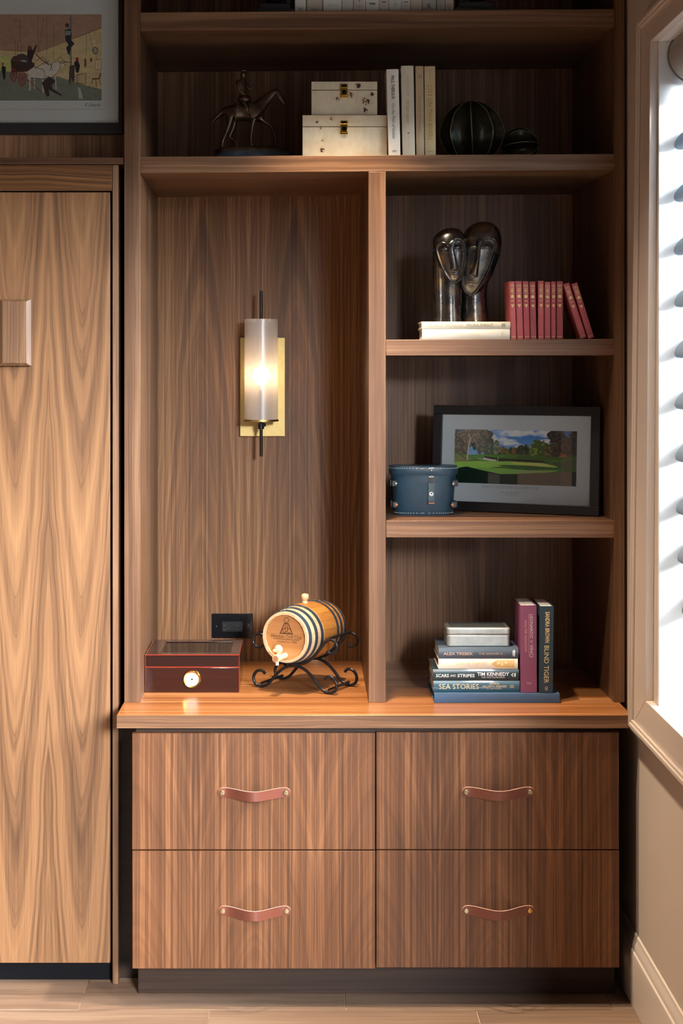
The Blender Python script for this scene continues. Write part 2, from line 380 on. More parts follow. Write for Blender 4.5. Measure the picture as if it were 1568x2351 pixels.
# window shade: fabric vanes hanging between the jambs, roller above
vane_m = bpy.data.materials.new('vane_fabric'); vane_m.use_nodes = True; nt = vane_m.node_tree; nt.nodes.clear(); out = nt.nodes.new('ShaderNodeOutputMaterial')
mx = nt.nodes.new('ShaderNodeMixShader'); mx.inputs[0].default_value = .35; d1 = nt.nodes.new('ShaderNodeBsdfDiffuse'); d1.inputs[0].default_value = (*srgb(166,178,186),1)
t1 = nt.nodes.new('ShaderNodeBsdfTranslucent'); t1.inputs[0].default_value = (*srgb(150,166,176),1)
nt.links.new(d1.outputs[0], mx.inputs[1]); nt.links.new(t1.outputs[0], mx.inputs[2]); nt.links.new(mx.outputs[0], out.inputs[0])
sh = thing('window_shade', 'white fabric window shade with fat rounded vanes and grey roller', 'blind', (.93, -1.4, Z(135,-.4)))
for i, (py, px) in enumerate([(326,1545),(446,1544),(568,1544),(687,1545),(803,1545),(920,1546),(1040,1547),(1160,1549),(1272,1552),(1392,1562)]):
    zc = Z(py, -.4); xt = X(px, -.4)
    pts = []
    a_, b_, th = .046, .021, math.radians(33)
    for k in range(20):
        an = 2*PI*k/20; ex, ez = a_*math.cos(an), b_*math.sin(an)
        pts.append((ex*math.cos(th)-ez*math.sin(th), ex*math.sin(th)+ez*math.cos(th)))
    mnx = min(p[0] for p in pts); cxx = xt-mnx
    vs = [(cxx+p[0], yv, zc+.01+p[1]) for yv in (-.412, WY0+.02) for p in pts]
    g = G().add(vs, [tuple(range(20)), tuple(range(39,19,-1))]+[(k,(k+1)%20,(k+1)%20+20,k+20) for k in range(20)])
    g.obj('vane', vane_m, sh, world=True, smooth=60)
rc = (X(1598,-.4), Z(128,-.4)); rr = .068
g = G().lathe([(rr, WY0+.02), (rr, -.408)], 40, 'Y', (rc[0], 0, rc[1]))
g.obj('roller', mat('grey_roller_fabric', srgb(150,146,142), .6), sh, world=True, smooth=50)
g = G().lathe([(rr+.003, -.408), (rr+.003, -.402)], 40, 'Y', (rc[0], 0, rc[1]))
g.box(rc[0]-.01, rc[0]+.01, -.402, WY1-.002, rc[1]-.02, rc[1]+.02)
g.obj('end_cap', mat('grey_cap', srgb(120,118,118), .5), sh, world=True, smooth=50)
g = G().box(rc[0]-.03, rc[0]-.028, WY0+.03, -.41, Z(240,-.4), rc[1]-.05)
g.obj('bottom_rail', mat('grey_cap'), sh, world=True)

# ---------------- bookcase ----------------
bc = thing('bookcase', 'tall built-in walnut bookcase with open shelves above the drawers', 'bookcase', (X(866,0), 0, Z(1613,0)))
BV = dict(world=True, bevel=.0012)
BY = .623
TOPZ = 2.97
def vboard(name, xl, xr, Yf, Yb, z0, z1, m, xlb=None, xrb=None, par=bc, **k):
    a, b = X(xl,Yf), X(xr,Yf); ab = X(xlb,Yb) if xlb else a; bb = X(xrb,Yb) if xrb else b
    g = G().hexa([(a,Yf,z0),(b,Yf,z0),(b,Yf,z1),(a,Yf,z1),(ab,Yb,z0),(bb,Yb,z0),(bb,Yb,z1),(ab,Yb,z1)])
    return g.obj(name, m, par, **(k or BV))
CT = Z(1642, -.16)    # countertop height
vboard('side_panel', 285, 322, 0, BY, CT, TOPZ, w_vert, xrb=362)
vboard('side_panel', 1410, 1434, 0, BY, CT, TOPZ, w_vert, xlb=1314)
vboard('filler_strip', 1434.5, 1440, .015, .06, CT, TOPZ, w_vert)
G().box(X(1434.5,.015), WX-.001, .016, .05, CT, TOPZ).obj('filler_strip', w_vert, bc, **BV)
vboard('divider', 846, 885.5, 0, BY, CT, Z(394,0), w_vert)
g = G(); ys = BY
pbox(322,1410,28.5,20,70,60.5,.001,BY, 362,1314).obj('shelf', w_horiz, bc, **BV)
pbox(322,1410,359.5,353,397.5,390,.001,BY, 362,1314).obj('shelf', w_horiz, bc, **BV)
pbox(885.8,1410,780,778,816.4,815.5,.001,BY, None,1314).obj('shelf', w_horiz, bc, **BV)
pbox(886.3,1410,1195.5,1195.5,1234,1235,.001,BY, None,1314).obj('shelf', w_horiz, bc, **BV)
G().box(X(322,0), X(1410,0), .0, BY, TOPZ-.08, TOPZ).obj('top_rail', w_horiz, bc, **BV)
G().box(X(362,BY), X(866,BY), BY, BY+.015, CT, Z(380,0)).obj('back_panel', w_back, bc, world=True)
G().box(X(866,BY), X(1325,BY), BY, BY+.015, CT, Z(380,0)).obj('back_panel', w_back2, bc, world=True)
G().box(X(350,BY), X(1325,BY), BY, BY+.015, Z(372,0), TOPZ).obj('back_panel', w_back2, bc, world=True)
# ---------------- countertop ----------------
ct = thing('countertop', 'walnut countertop running above the four drawers', 'countertop', (X(866,0), 0, CT-.034))
G().box(X(268,-.16), WX-.021, -.16, BY+.015, CT-.0338, CT).obj('slab', w_counter, ct, world=True, bevel=.0015)
w_edge = wood('walnut_counter_edge', srgb(72,46,30), srgb(122,86,60), srgb(164,124,92), axis='X', across='Z', lines=.8)
G().box(X(268,-.16)+.0002, WX-.0215, -.1612, -.1598, CT-.0336, CT-.0008).obj('edge_band', w_edge, ct, world=True)
# ---------------- drawer cabinet ----------------
DY = -.157
dc = thing('drawer_cabinet', 'walnut base cabinet with four deep flat drawers and toe kick', 'cabinet', (X(866,DY), 0, 0))
dz = lambda y: Z(y, DY)
G().box(X(310,DY), X(1414,DY), DY+.022, BY, dz(2223), CT-.0342).obj('body', w_shaded, dc, world=True)
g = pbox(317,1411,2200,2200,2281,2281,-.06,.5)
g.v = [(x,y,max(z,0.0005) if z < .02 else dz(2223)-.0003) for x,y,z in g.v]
g.obj('toe_kick', w_shaded, dc, world=True, bevel=.001)
strap_m = mat('brown_leather', srgb(104,56,42), .42, coat=.1, bump=.12, bscale=500, var=.04, vscale=90)
edge_m = mat('lit_raw_leather_edge', srgb(226,178,160), .55)  # raw edge, made pale to carry the light on the strap's top
def strap():
    g = G(); L = .187/2; h0 = .0125; n = 48; th = .0032; fl = .078
    fr, bk = [], []
    for i in range(n+1):
        s = -math.cos(PI*i/n); x = s*L
        e = max(0, abs(x)-(L-h0)); hz = math.sqrt(max(h0*h0-e*e, 1e-8))
        y = 0 if abs(x) > fl else .043*(.5+.5*math.cos(PI*x/fl))**.9
        fr.append((x, -y-th, hz)); bk.append((x, -y, hz))
    vs = [(x,y,z) for x,y,z in fr]+[(x,y,-z) for x,y,z in fr]+[(x,y,z) for x,y,z in bk]+[(x,y,-z) for x,y,z in bk]
    N = n+1
    fs = [(i, i+1, N+i+1, N+i) for i in range(n)]; g.add(vs, fs, 0)
    fs = [(2*N+i, 3*N+i, 3*N+i+1, 2*N+i+1) for i in range(n)]; k = len(g.v); 
    g.f += fs; g.m += [0]*n
    fs = [(i, 2*N+i, 2*N+i+1, i+1) for i in range(n)]+[(N+i, N+i+1, 3*N+i+1, 3*N+i) for i in range(n)]
    g.f += fs; g.m += [1]*len(fs)
    return g
for (x0, x1, y0, y1, hx, hy, lab) in [(303.5,861,1683.5,1950.5,583.5,1819,'upper left walnut drawer'),(863.8,1421,1681.5,1950,1143.5,1817.5,'upper right walnut drawer'),
        (304,861.5,1953.5,2224,584.5,2090.5,'lower left walnut drawer'),(864,1421.5,1952.8,2221.5,1143.5,2089.5,'lower right walnut drawer')]:
    g = G().box(X(x0,DY), X(x1,DY), DY, DY+.021, dz(y1), dz(y0))
    dr = g.obj('drawer', w_drawer, dc, world=True, bevel=.001)
    cx, cz = X(hx,DY), dz(hy)
    st = strap().xf(Matrix.Translation((cx, DY-.0005, cz))); st.obj('leather_pull', [strap_m, edge_m], dr, world=True, smooth=50)
    for s in (-1, 1):
        sc = G().lathe([(.0068,0),(.0068,-.0035),(.0058,-.0048),(.0030,-.0052),(.001,-.0050)], 20, 'Y', (cx+s*.0825, DY-.0037, cz))
        sc.obj('screw', m_brass if (s > 0 and hx > 1000 and hy > 2000) else mat('satin_nickel_brass', srgb(206,190,150), .25, 1), dr, world=True, smooth=40)
fp = thing('filler_panel', 'recessed walnut filler strip, darkened for shade, between wall bed and drawers', 'panel', (X(287,.05), .05, 0))
g = G().box(X(272,.02), X(309.3,DY), .05, .07, .0005, CT-.0345); g.obj('board', w_shaded, fp, world=True)
# ---------------- wall-bed cabinet on the left ----------------
wb = thing('wall_bed_cabinet', 'large walnut wall-bed cabinet with book-matched door at the left edge', 'cabinet', (-1.2, .03, 0))
W0 = -2.3; PY = .006
G().box(W0, X(252.5,PY), PY, PY+.03, Z(2211,PY), Z(441.5,PY)).obj('door_panel', w_door, wb, world=True, bevel=.0012)
hd = G(); Y0 = PY; pr = .030
bl, br_, tt, bb = 1, 74, 688, 840
a0, a1, b0, b1 = X(bl,Y0), X(br_,Y0), Z(bb,Y0), Z(tt,Y0)
ins = .011
hd.hexa([(a0+ins,Y0-pr,b0+ins*.7),(a1-ins,Y0-pr,b0+ins*.7),(a1-ins,Y0-pr,b1-ins*.5),(a0+ins,Y0-pr,b1-ins*.5),(a0,Y0-pr+.009,b0),(a1,Y0-pr+.009,b0),(a1,Y0-pr+.009,b1),(a0,Y0-pr+.009,b1)])
hd.hexa([(a0,Y0-pr+.009,b0),(a1,Y0-pr+.009,b0),(a1,Y0-pr+.009,b1),(a0,Y0-pr+.009,b1),(a0,Y0,b0),(a1,Y0,b0),(a1,Y0,b1),(a0,Y0,b1)])
hd.obj('pull_block', w_knob, wb, world=True)
G().box(W0, X(257,PY), PY-.002, PY+.03, Z(438,PY), Z(379,PY)).obj('rail', w_rail, wb, world=True, bevel=.001)
G().box(X(258.5,PY), X(272,PY), PY-.002, .5, .0005, Z(379,PY)).obj('side_board', w_vert, wb, world=True, bevel=.001)
G().box(W0, X(283.5,PY), PY-.004, .5, Z(377.5,PY), Z(362,PY)).obj('ledge', w_horiz, wb, world=True, bevel=.001)
G().box(W0, X(258,PY), PY+.032, .5, .0005, Z(300,PY)-.09).obj('carcass', m_black, wb, world=True)
G().box(W0, X(286,PY)-.002, .125, .15, Z(362,PY), TOPZ).obj('back_panel', w_back2, wb, world=True)
G().box(W0, W0+.03, PY-.002, .5, .0005, TOPZ).obj('side_board', w_vert, wb, world=True, bevel=.001)
G().box(W0, X(284,PY), PY, .33, TOPZ-.03, TOPZ).obj('top_board', w_horiz, wb, world=True)
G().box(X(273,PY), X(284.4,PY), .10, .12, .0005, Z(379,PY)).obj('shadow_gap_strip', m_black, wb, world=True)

# ---------------- raster prints (colour attribute on a fine grid) ----------------
class Canvas:
    def __init__(s, x0, x1, y0, y1, res, bg):
        s.x0,s.x1,s.y0,s.y1 = x0,x1,y0,y1; s.w = int((x1-x0)*res); s.h = int((y1-y0)*res)
        s.X, s.Y = np.meshgrid(x0+(np.arange(s.w)+.5)/s.w*(x1-x0), y0+(np.arange(s.h)+.5)/s.h*(y1-y0))
        s.a = np.zeros((s.h, s.w, 3)); s.a[:] = srgb(*bg)
    def put(s, m, c, al=1.0):
        c = np.array(srgb(*c)); m = m.astype(float)*al; s.a = s.a*(1-m[..., None])+c*m[..., None]; return s
    def poly(s, pts, c, al=1.0):
        ins = np.zeros(s.X.shape, bool); n = len(pts)
        for i in range(n):
            (x1,y1),(x2,y2) = pts[i], pts[(i+1)%n]
            if y1 == y2: continue
            cond = ((s.Y > min(y1,y2)) & (s.Y <= max(y1,y2)) & (s.X < (s.Y-y1)*(x2-x1)/(y2-y1)+x1)); ins ^= cond
        return s.put(ins, c, al)
    def ell(s, cx, cy, rx, ry, c, al=1.0, ring=0):
        d = ((s.X-cx)/rx)**2+((s.Y-cy)/ry)**2
        m = d < 1
        if ring: m &= ((s.X-cx)/max(rx-ring,1e-3))**2+((s.Y-cy)/max(ry-ring,1e-3))**2 > 1
        return s.put(m, c, al)
    def line(s, pts, wd, c, al=1.0):
        for (x1,y1),(x2,y2) in zip(pts[:-1], pts[1:]):
            dx, dy = x2-x1, y2-y1; L = dx*dx+dy*dy+1e-9
            t = np.clip(((s.X-x1)*dx+(s.Y-y1)*dy)/L, 0, 1)
            s.put((s.X-x1-t*dx)**2+(s.Y-y1-t*dy)**2 < (wd/2)**2, c, al)
        return s
    def noise(s, fx, fy, seed=0, oct=4):
        r = np.random.RandomState(seed); out = np.zeros(s.X.shape); amp = 1; tot = 0
        for o in range(oct):
            gx, gy = max(int((s.x1-s.x0)/fx*2**o), 1)+2, max(int((s.y1-s.y0)/fy*2**o), 1)+2
            g = r.rand(gy, gx)
            u = (s.X-s.x0)/(s.x1-s.x0)*(gx-2); v = (s.Y-s.y0)/(s.y1-s.y0)*(gy-2)
            i, j = u.astype(int), v.astype(int); fu, fv = u-i, v-j; fu = fu*fu*(3-2*fu); fv = fv*fv*(3-2*fv)
            out += amp*((g[j,i]*(1-fu)+g[j,i+1]*fu)*(1-fv)+(g[j+1,i]*(1-fu)+g[j+1,i+1]*fu)*fv); tot += amp; amp *= .5
        return out/tot
    def tint(s, n, amt): s.a *= np.clip(1+(n[..., None]-.5)*2*amt, .1, 3); return s
    def build(s, name, w, h, origin, parent, m, thick=0):
        """w x h panel in local XZ, centre at origin, facing -Y"""
        ny, nx = s.h, s.w
        xs = origin[0]-w/2+np.arange(nx+1)/nx*w; zs = origin[2]+h/2-np.arange(ny+1)/ny*h
        gx, gz = np.meshgrid(xs, zs); co_ = np.stack([gx, np.full_like(gx, origin[1]), gz], -1).reshape(-1, 3)
        i, j = np.meshgrid(np.arange(nx), np.arange(ny)); b = (j*(nx+1)+i).ravel()
        q = np.stack([b+nx+1, b+nx+2, b+1, b], 1).ravel()
        me = bpy.data.meshes.new(name); me.vertices.add(len(co_)); me.vertices.foreach_set('co', co_.ravel())
        nf = nx*ny; me.loops.add(4*nf); me.loops.foreach_set('vertex_index', q.astype(np.int32))
        me.polygons.add(nf); me.polygons.foreach_set('loop_start', np.arange(nf, dtype=np.int32)*4); me.polygons.foreach_set('loop_total', np.full(nf, 4, dtype=np.int32))
        at = me.attributes.new('print', 'FLOAT_COLOR', 'FACE')
        at.data.foreach_set('color', np.concatenate([np.clip(s.a,0,1).reshape(-1,3), np.ones((nf,1))], 1).astype(np.float32).ravel())
        me.update(); me.validate(); me.materials.append(m)
        o = bpy.data.objects.new(name, me); C.objects.link(o); o.parent = parent; MW[o] = MW[parent]; return o

# ---------------- books ----------------
page_m = mat('book_pages', srgb(226,222,212), .8, var=.05, vscale=200)
def book(name, label, cat, loc, rot, w, h, d, m, texts=(), bulge=.0015, group=None, pages=page_m, board=.0022, extra=None):
    """upright local frame: x thickness (centre 0), y depth (spine at 0, facing -Y), z height from 0"""
    t = thing(name, label, cat, loc, rot, group)
    n = 8; f = [(w*(-.5+k/n), bulge-bulge*(1-(2*k/n-1)**2)) for k in range(n+1)]
    inner = [(w/2-board, bulge+board+.001), (-w/2+board, bulge+board+.001)]
    poly = [(-w/2, d)]+f+[(w/2, d), (w/2-board, d)]+inner+[(-w/2+board, d)]
    g = G().prism(poly, 0, h); g.obj('cover', m, t, smooth=35, bevel=.0004, seg=1)
    G().box(-w/2+board, w/2-board, bulge+board+.001, d-.004, .003, h-.003).obj('pages', pages, t)
    for tx in texts:
        s, s0, s1, tc_, th, tm = tx[:6]; o = tx[6] if len(tx) > 6 else {}
        nm = o.get('name', 'title_lettering')
        if s is None:       # plain rectangle
            kk = 10; v = np.array([(a_, -.5+q_/kk) for q_ in range(kk+1) for a_ in (-.5, .5)])*[(s1-s0)*h, th*w]; fs = [(2*q_, 2*q_+1, 2*q_+3, 2*q_+2) for q_ in range(kk)]
        elif s == '@o':     # ring
            k = 16; v = []; fs = []
            for q in range(k):
                a = 2*PI*q/k; v += [(.5*math.cos(a)*(s1-s0)*h, .5*math.sin(a)*th*w), (.34*math.cos(a)*(s1-s0)*h, .34*math.sin(a)*th*w)]
            fs = [(2*q, 2*((q+1)%k), 2*((q+1)%k)+1, 2*q+1) for q in range(k)]; v = np.array(v)
        elif s == '@d':
            k = 12; v = np.array([(.5*math.cos(2*PI*q/k)*(s1-s0)*h, .5*math.sin(2*PI*q/k)*th*w) for q in range(k)]); fs = [tuple(range(k))]
        elif s == '@p':     # polygon in normalised coords
            v = np.array(o['pts'])*[(s1-s0)*h, th*w]; fs = [tuple(range(len(v)))]
        elif o.get('h'):    # horizontal lettering on an upright spine: width = th*w, height=(s1-s0)*h
            v0, fs = text2d(s, th*w, (s1-s0)*h, 0, o.get('bold', 0)); v = np.stack([-v0[:,1], v0[:,0]], 1)
        else: v, fs = text2d(s, (s1-s0)*h, th*w, o.get('shear', 0), o.get('bold', 0), o.get('sp', 1))
        sc = (s0+s1)/2*h
        vs = []
        for a, b in v:
            x = tc_*w/2+b; z = h-(sc+a); vs.append((x, bulge-bulge*max(0, 1-(2*x/w)**2)-.0005-.1*bulge, z))
        gg = G().add(vs, fs); gg.obj(nm, tm, t)
    if extra: extra(t)
    return t
def T_(hexc, n=None, metal=0, rough=.5): return mat('print_'+hexc+('m' if metal else ''), srgb(hexc), rough, metal)
def up(name, label, xl, xr, yt, yb, Yf, zbase, d, m, texts=(), lean=0, group=None, **k):
    """upright book given in photo pixels at plane Yf (bottom edge px), base height zbase"""
    s = (Yf+D)/F; wd = (xr-xl)*s*.985; h = (yb-yt)*s
    if lean > 0:   # top leans to the left: rests on its left bottom edge
        loc = (X(xl,Yf)+wd/2*math.cos(lean), Yf, zbase+.0002+wd/2*math.sin(lean))
    elif lean < 0: loc = (X(xr,Yf)-wd/2, Yf, zbase+wd/2*math.sin(-lean)+.0002)
    else: loc = (X((xl+xr)/2,Yf), Yf, zbase+.0002)
    return book(name, label, 'book', loc, (0, -lean, 0), wd, h, d, m, texts, group=group, **k)
def flat(name, label, xl, xr, Yf, z0, th, d, m, texts=(), rz=0, group=None, **k):
    s = (Yf+D)/F; h = (xr-xl)*s
    return book(name, label, 'book', (X(xr,Yf), Yf, z0+th/2+.0002), (0, -PI/2, 0), th-.0004, h, d, m, texts, group=group, **k)

S1 = Z(359.7,0); S1r = Z(353,0)      # top of second shelf (left end / right end)
def s1(px): return S1+(S1r-S1)*(px-322)/1088+.0003
S0 = Z(28.5,0); S0r = Z(20,0)
def s0(px): return S0+(S0r-S0)*(px-322)/1088+.0003
SBl, SBr = Z(780,0), Z(778,0)
def sb(px): return SBl+(SBr-SBl)*(px-886)/524+.0003
SCt = Z(1195.5,0)

# --- cream stack under the bronze sculpture
cream = mat('cream_cloth', srgb(232,224,200), .75, bump=.2, bscale=900); ivory = mat('ivory_jacket', srgb(236,232,216), .6)
zb = sb(1070)
tk = 24.5*(.03+D)/F
G_ = T_('9c917c'); G2_ = T_('d8ceb2')
flat('book', 'thick cream book lying flat at the bottom under the bronze heads', 969, 1171, .03, zb, tk, .15, ivory,
     [('THE POETRY OF NATIVE NATIONS', .13, .66, 0, .22, G2_), ('ALS', .90, .94, 0, .5, G2_)], bulge=.003)
z2 = zb+tk
tk2 = 16.5*(.03+D)/F
flat('book', 'thin cream book lying on the thick one, directly under the bronze heads', 968, 1171.5, .03, z2, tk2, .15, cream,
     [('NATASHA TRETHEWEY', .07, .47, 0, .38, T_('b3a88c')), ('MONUMENT', .51, .81, 0, .42, T_('8f8468')), ('HMH', .90, .945, 0, .55, T_('4a4638'), dict(h=0))], bulge=.003)
z3 = z2+tk2
# --- ten red books
reds = [(1172.5,1186,646,779,1.8,1.0),(1187.5,1202,645.5,779,1.8,1.0),(1203.5,1217,646,779,1.6,1),(1218.3,1232,647,779,1.2,.9),(1235.6,1248.5,645,779,0,1),(1250.4,1263.8,647.5,779,0,.95),(1265.4,1276.2,646.5,779,0,.95),(1278,1292.6,646,779,0,.95),(1333,1347.2,646,778,17.6,.9),(1351,1364.8,646,778,17.2,.9)]
gold = mat('gilt_print', srgb(222,190,130), .35, .6)
ords = ['first', 'second', 'third', 'fourth', 'fifth', 'sixth', 'seventh']
for i, (xl, xr, yt, yb, ln, br) in enumerate(reds):
    rm = mat('red_cloth_%d' % (i%4), srgb(*[(190,92,94),(184,86,90),(176,78,84),(164,74,78)][i%4]), .55, bump=.2, bscale=800, var=.10, vscale=25)
    tx = []
    for s in (-.35, .35): tx.append(('@o', .055, .095, s, .42, gold, dict(name='gilt_ornament')))
    tx.append((None, .115, .121, 0, .8, gold, dict(name='gilt_rule')))
    for q in (.135,.155,.175): tx.append((None, q, q+.010, 0, .62-.1*(q > .17), gold, dict(name='gilt_rule')))
    tx.append((None, .205, .211, 0, .8, gold, dict(name='gilt_rule')))
    tx.append(('@p', .225, .30, 0, .62, gold, dict(name='gilt_ornament', pts=[(-.5,0),(-.2,-.35),(-.35,-.5),(.1,-.42),(.5,-.3),(.2,-.08),(.5,0),(.2,.08),(.5,.3),(.1,.42),(-.35,.5),(-.2,.35)])))
    tx.append((None, .332, .343, 0, .5, gold, dict(name='gilt_rule')))
    tx.append(('@p', .39, .46, 0, .55, gold, dict(name='gilt_ornament', pts=[(-.5,-.5),(-.3,-.15),(-.4,0),(-.3,.15),(-.5,.5),(-.05,.4),(.1,.2),(.5,0),(.1,-.2),(-.05,-.4)])))
    tx.append((None, .955, .963, 0, .85, gold, dict(name='gilt_rule')))
    if i < 8: lab = 'small red cloth book with gilt spine, '+(['first in the upright row, against the cream books', 'second in the upright red row', 'third in the upright red row', 'fourth in the upright red row', 'fifth in the upright red row', 'sixth in the upright red row', 'seventh and thinnest in the upright red row', 'last upright one, before the leaning pair'][i])
    else: lab = ['leaning red book resting against the upright red row', 'outermost leaning red book, nearest the window side'][i-8]
    up('book', lab, xl, xr, yt, yb, .035, sb(xl), .11, rm, tx, lean=math.radians(ln), group='small red books in a row', bulge=.0012)
# --- four upright cream books beside the burl boxes
up('book', 'white upright book with bold black lettering, touching the burl boxes', 892, 920, 158, 358, .03, s1(905), .15, mat('white_jacket', srgb(226,220,206), .5),
   [('PAUL THEROUX', .075, .345, 0, .28, T_('2c2824'), dict(bold=.02)), ('On the Plain of Snakes', .395, .80, 0, .26, T_('55504a'), dict(shear=.3)), ('HMH', .93, .955, 0, .35, T_('3a3430'), dict(h=1))], lean=math.radians(1.4))
up('book', 'pale beige book with script title and small red mark, second of the four', 924.5, 953.5, 149.5, 357.5, .03, s1(940), .15, mat('pale_linen', srgb(206,196,172), .75, bump=.2, bscale=900),
   [('CHARLES FRAZIER', .10, .33, 0, .16, T_('b0a283')), ('thirteen moons', .385, .64, 0, .34, T_('a08b5c'), dict(shear=.4)), ('@d', .735, .757, 0, .2, T_('c4705a'), dict(name='emblem')), ('PENGUIN BOOKS', .78, .91, 0, .08, T_('b0a283'))], lean=math.radians(1.0), bulge=.003)
up('book', 'narrow tan book with small round stamp, third of the four', 956, 974.5, 150, 357, .03, s1(965), .15, mat('tan_linen', srgb(182,160,128), .75, bump=.2, bscale=900),
   [('@o', .10, .14, .15, .42, T_('7e6744'), dict(name='emblem')), ('THE COLOSSUS OVER THE CASTLE', .335, .73, -.05, .2, T_('8c7448'))], lean=math.radians(.6))
up('book', 'tan book with large gold capitals down its spine, beside the pod ornament', 975.8, 1001, 150, 356.5, .03, s1(988), .15, mat('sand_linen', srgb(196,174,134), .7, bump=.2, bscale=900),
   [('BANERJEE', .04, .155, 0, .14, T_('9a7f48')), ('CITY ON TWO RIVERS', .21, .82, 0, .42, mat('gold_foil', srgb(186,146,62), .35, .5), dict(bold=.015)), (None, .945, .95, 0, .6, T_('9a7f48'), dict(name='rule'))], lean=math.radians(.4))
# --- cream books on the top shelf (only their feet are in the photo)
tops = [(677,702.6,'white','narrow white book at the left end of the top row'),(704,740.6,'tan','wide sand coloured book, second on the top shelf'),(741.6,784.8,'white','widest white book on the top shelf'),(785.4,810.6,'cream','slim cream book right of the widest top shelf book'),(811.4,839,'cream','cream book left of the one with bold black imprint'),(839.6,870.6,'white','white top shelf book with bold black imprint'),(871,892,'cream','narrow cream book striped with short lines, left one'),(892.6,921.4,'white','white book between the two striped narrow ones'),(921.8,942.4,'cream','narrow cream book striped with short lines, right one'),(942.8,968.6,'tan','plain pinkish beige book on the top shelf'),(969.4,1002,'grey','greyish book marked ZZ and R on the top shelf'),(1002.8,1021.8,'grey','slim grey book beside the last top shelf book'),(1022.4,1041.5,'tan','last cream book at the right end of the top row')]
tcol = dict(white=srgb(218,216,204), tan=srgb(196,184,164), cream=srgb(208,200,184), grey=srgb(178,174,160))
imp = [[('BE',.93,.965,0,.3,G_,dict(h=1))],[('CROWN',.945,.97,0,.5,T_('5a5040'),dict(h=1))],[('LARRY McMURTRY',.90,.915,0,.62,G_,dict(h=1))],[('LOU',.93,.95,0,.5,G2_,dict(h=1))],[('T',.84,.87,0,.25,T_('4a4030'),dict(h=1)),('WORTH',.91,.93,0,.6,G_,dict(h=1))],[('rrrn',.885,.91,0,.42,T_('30281e'),dict(h=1,bold=.04))],
       [(None,.75,.76,0,.4,G_),(None,.80,.81,0,.5,G_),(None,.85,.862,0,.4,T_('4a4030')),(None,.91,.915,0,.3,G_)],[('NOVEL',.80,.93,0,.15,G_)],[(None,.75,.76,0,.4,G_),(None,.80,.81,0,.5,G_),(None,.85,.862,0,.4,T_('4a4030')),(None,.91,.915,0,.3,G_)],[],[('ZZ',.74,.80,0,.4,T_('5a5040'),dict(h=1)),('R',.90,.96,0,.3,T_('5a5040'),dict(h=1))],[('m',.90,.93,0,.5,G_,dict(h=1))],[('G',.90,.955,0,.5,T_('a08260'),dict(h=1))]]
for i, (xl, xr, c, lab) in enumerate(tops):
    hh = [.215,.235,.225,.21,.22,.235,.20,.215,.20,.225,.235,.21,.22][i]
    yb = 28.5-8.5*((xl+xr)/2-322)/1088
    up('book', lab, xl, xr, yb-hh/((.03+D)/F), yb, .03, s0((xl+xr)/2), .15, mat('top_'+c, tcol[c], .65, var=.04, vscale=8), imp[i], group='cream books on the top shelf', bulge=.002)
# --- stack on the countertop
nb = mat('blue_cloth', srgb(58,86,116), .6, bump=.25, bscale=900)
yF = -.008; zt = CT
th0 = .0255
flat('book', 'wide blue folio lying flat on the countertop under everything', 997, 1285, yF, zt, th0, .245, nb, bulge=.001, board=.003, pages=mat('dark_pages', srgb(60,66,76), .8))
zt += th0+.0003
gp = T_('d9c9a0')
th1 = 26.2*(.01+D)/F
flat('book', 'blue jacketed book with large gold capitals, directly on the blue folio', 995, 1193.5, .01, zt, th1, .165, mat('sea_blue', srgb(44,86,104), .32, coat=.3),
     [('SEA STORIES', .065, .525, -.02, .44, gp), ('ADMIRAL', .645, .765, .48, .15, gp), ('WILLIAM H. McRAVEN', .565, .845, .02, .2, gp), ('(U.S. NAVY RETIRED)', .615, .79, -.42, .14, gp), ('@o', .885, .91, 0, .26, gp, dict(name='emblem')), ('@o', .908, .933, 0, .26, gp, dict(name='emblem'))], bulge=.002)
zt += th1+.0003
th2 = 26.3*(.01+D)/F; wt = T_('e8eef0')
flat('book', 'dark teal book with bold white lettering in the counter stack', 994, 1191.5, .01, zt, th2, .165, mat('dark_teal', srgb(18,52,58), .3, coat=.3),
     [('SCARS', .035, .185, -.12, .29, wt, dict(bold=.02)), ('AND', .20, .265, -.12, .2, wt), ('STRIPES', .285, .485, -.12, .29, wt, dict(bold=.02)), ('TIM KENNEDY', .515, .885, .14, .32, wt, dict(bold=.02)), ('AND NICK PALMISCIANO', .565, .835, -.42, .14, wt), ('@p', .905, .94, 0, .34, wt, dict(name='emblem', pts=[(-.5,0),(.3,-.5),(.5,-.3),(-.1,0),(.5,.3),(.3,.5)])), (None, .945, .962, 0, .3, wt, dict(name='emblem'))], bulge=.002)
zt += th2+.0003
th3 = 23.6*(.01+D)/F; go = T_('d8ae66')
flat('book', 'cream jacketed book with golden building on its spine, in the counter stack', 1006.5, 1189, .01, zt, th3, .16, mat('nightfall_cream', srgb(236,228,208), .45),
     [('JUNE', .05, .10, 0, .16, G2_), ('Gone by Nightfall', .22, .605, .02, .46, T_('dcc49a'), dict(shear=.25)),
      ('@p', .665, .73, 0, .62, go, dict(name='gilt_ornament', pts=[(-.5,0),(.1,-.35),(.5,-.5),(.5,.5),(.1,.35)])), (None, .73, .955, 0, .72, T_('e0bb76'), dict(name='gilt_ornament')),
      ('@o', .895, .94, 0, .48, T_('f2e6c8'), dict(name='emblem')), (None, .75, .77, .2, .2, T_('f2e6c8'), dict(name='emblem')), (None, .79, .81, -.1, .3, T_('f2e6c8'), dict(name='emblem')), (None, .83, .87, .25, .15, T_('f2e6c8'), dict(name='emblem'))], bulge=.002, pages=mat('rust_pages', srgb(150,96,70), .8))
zt += th3+.0003
th4 = 24.6*(.01+D)/F; cp = T_('c9ab92')
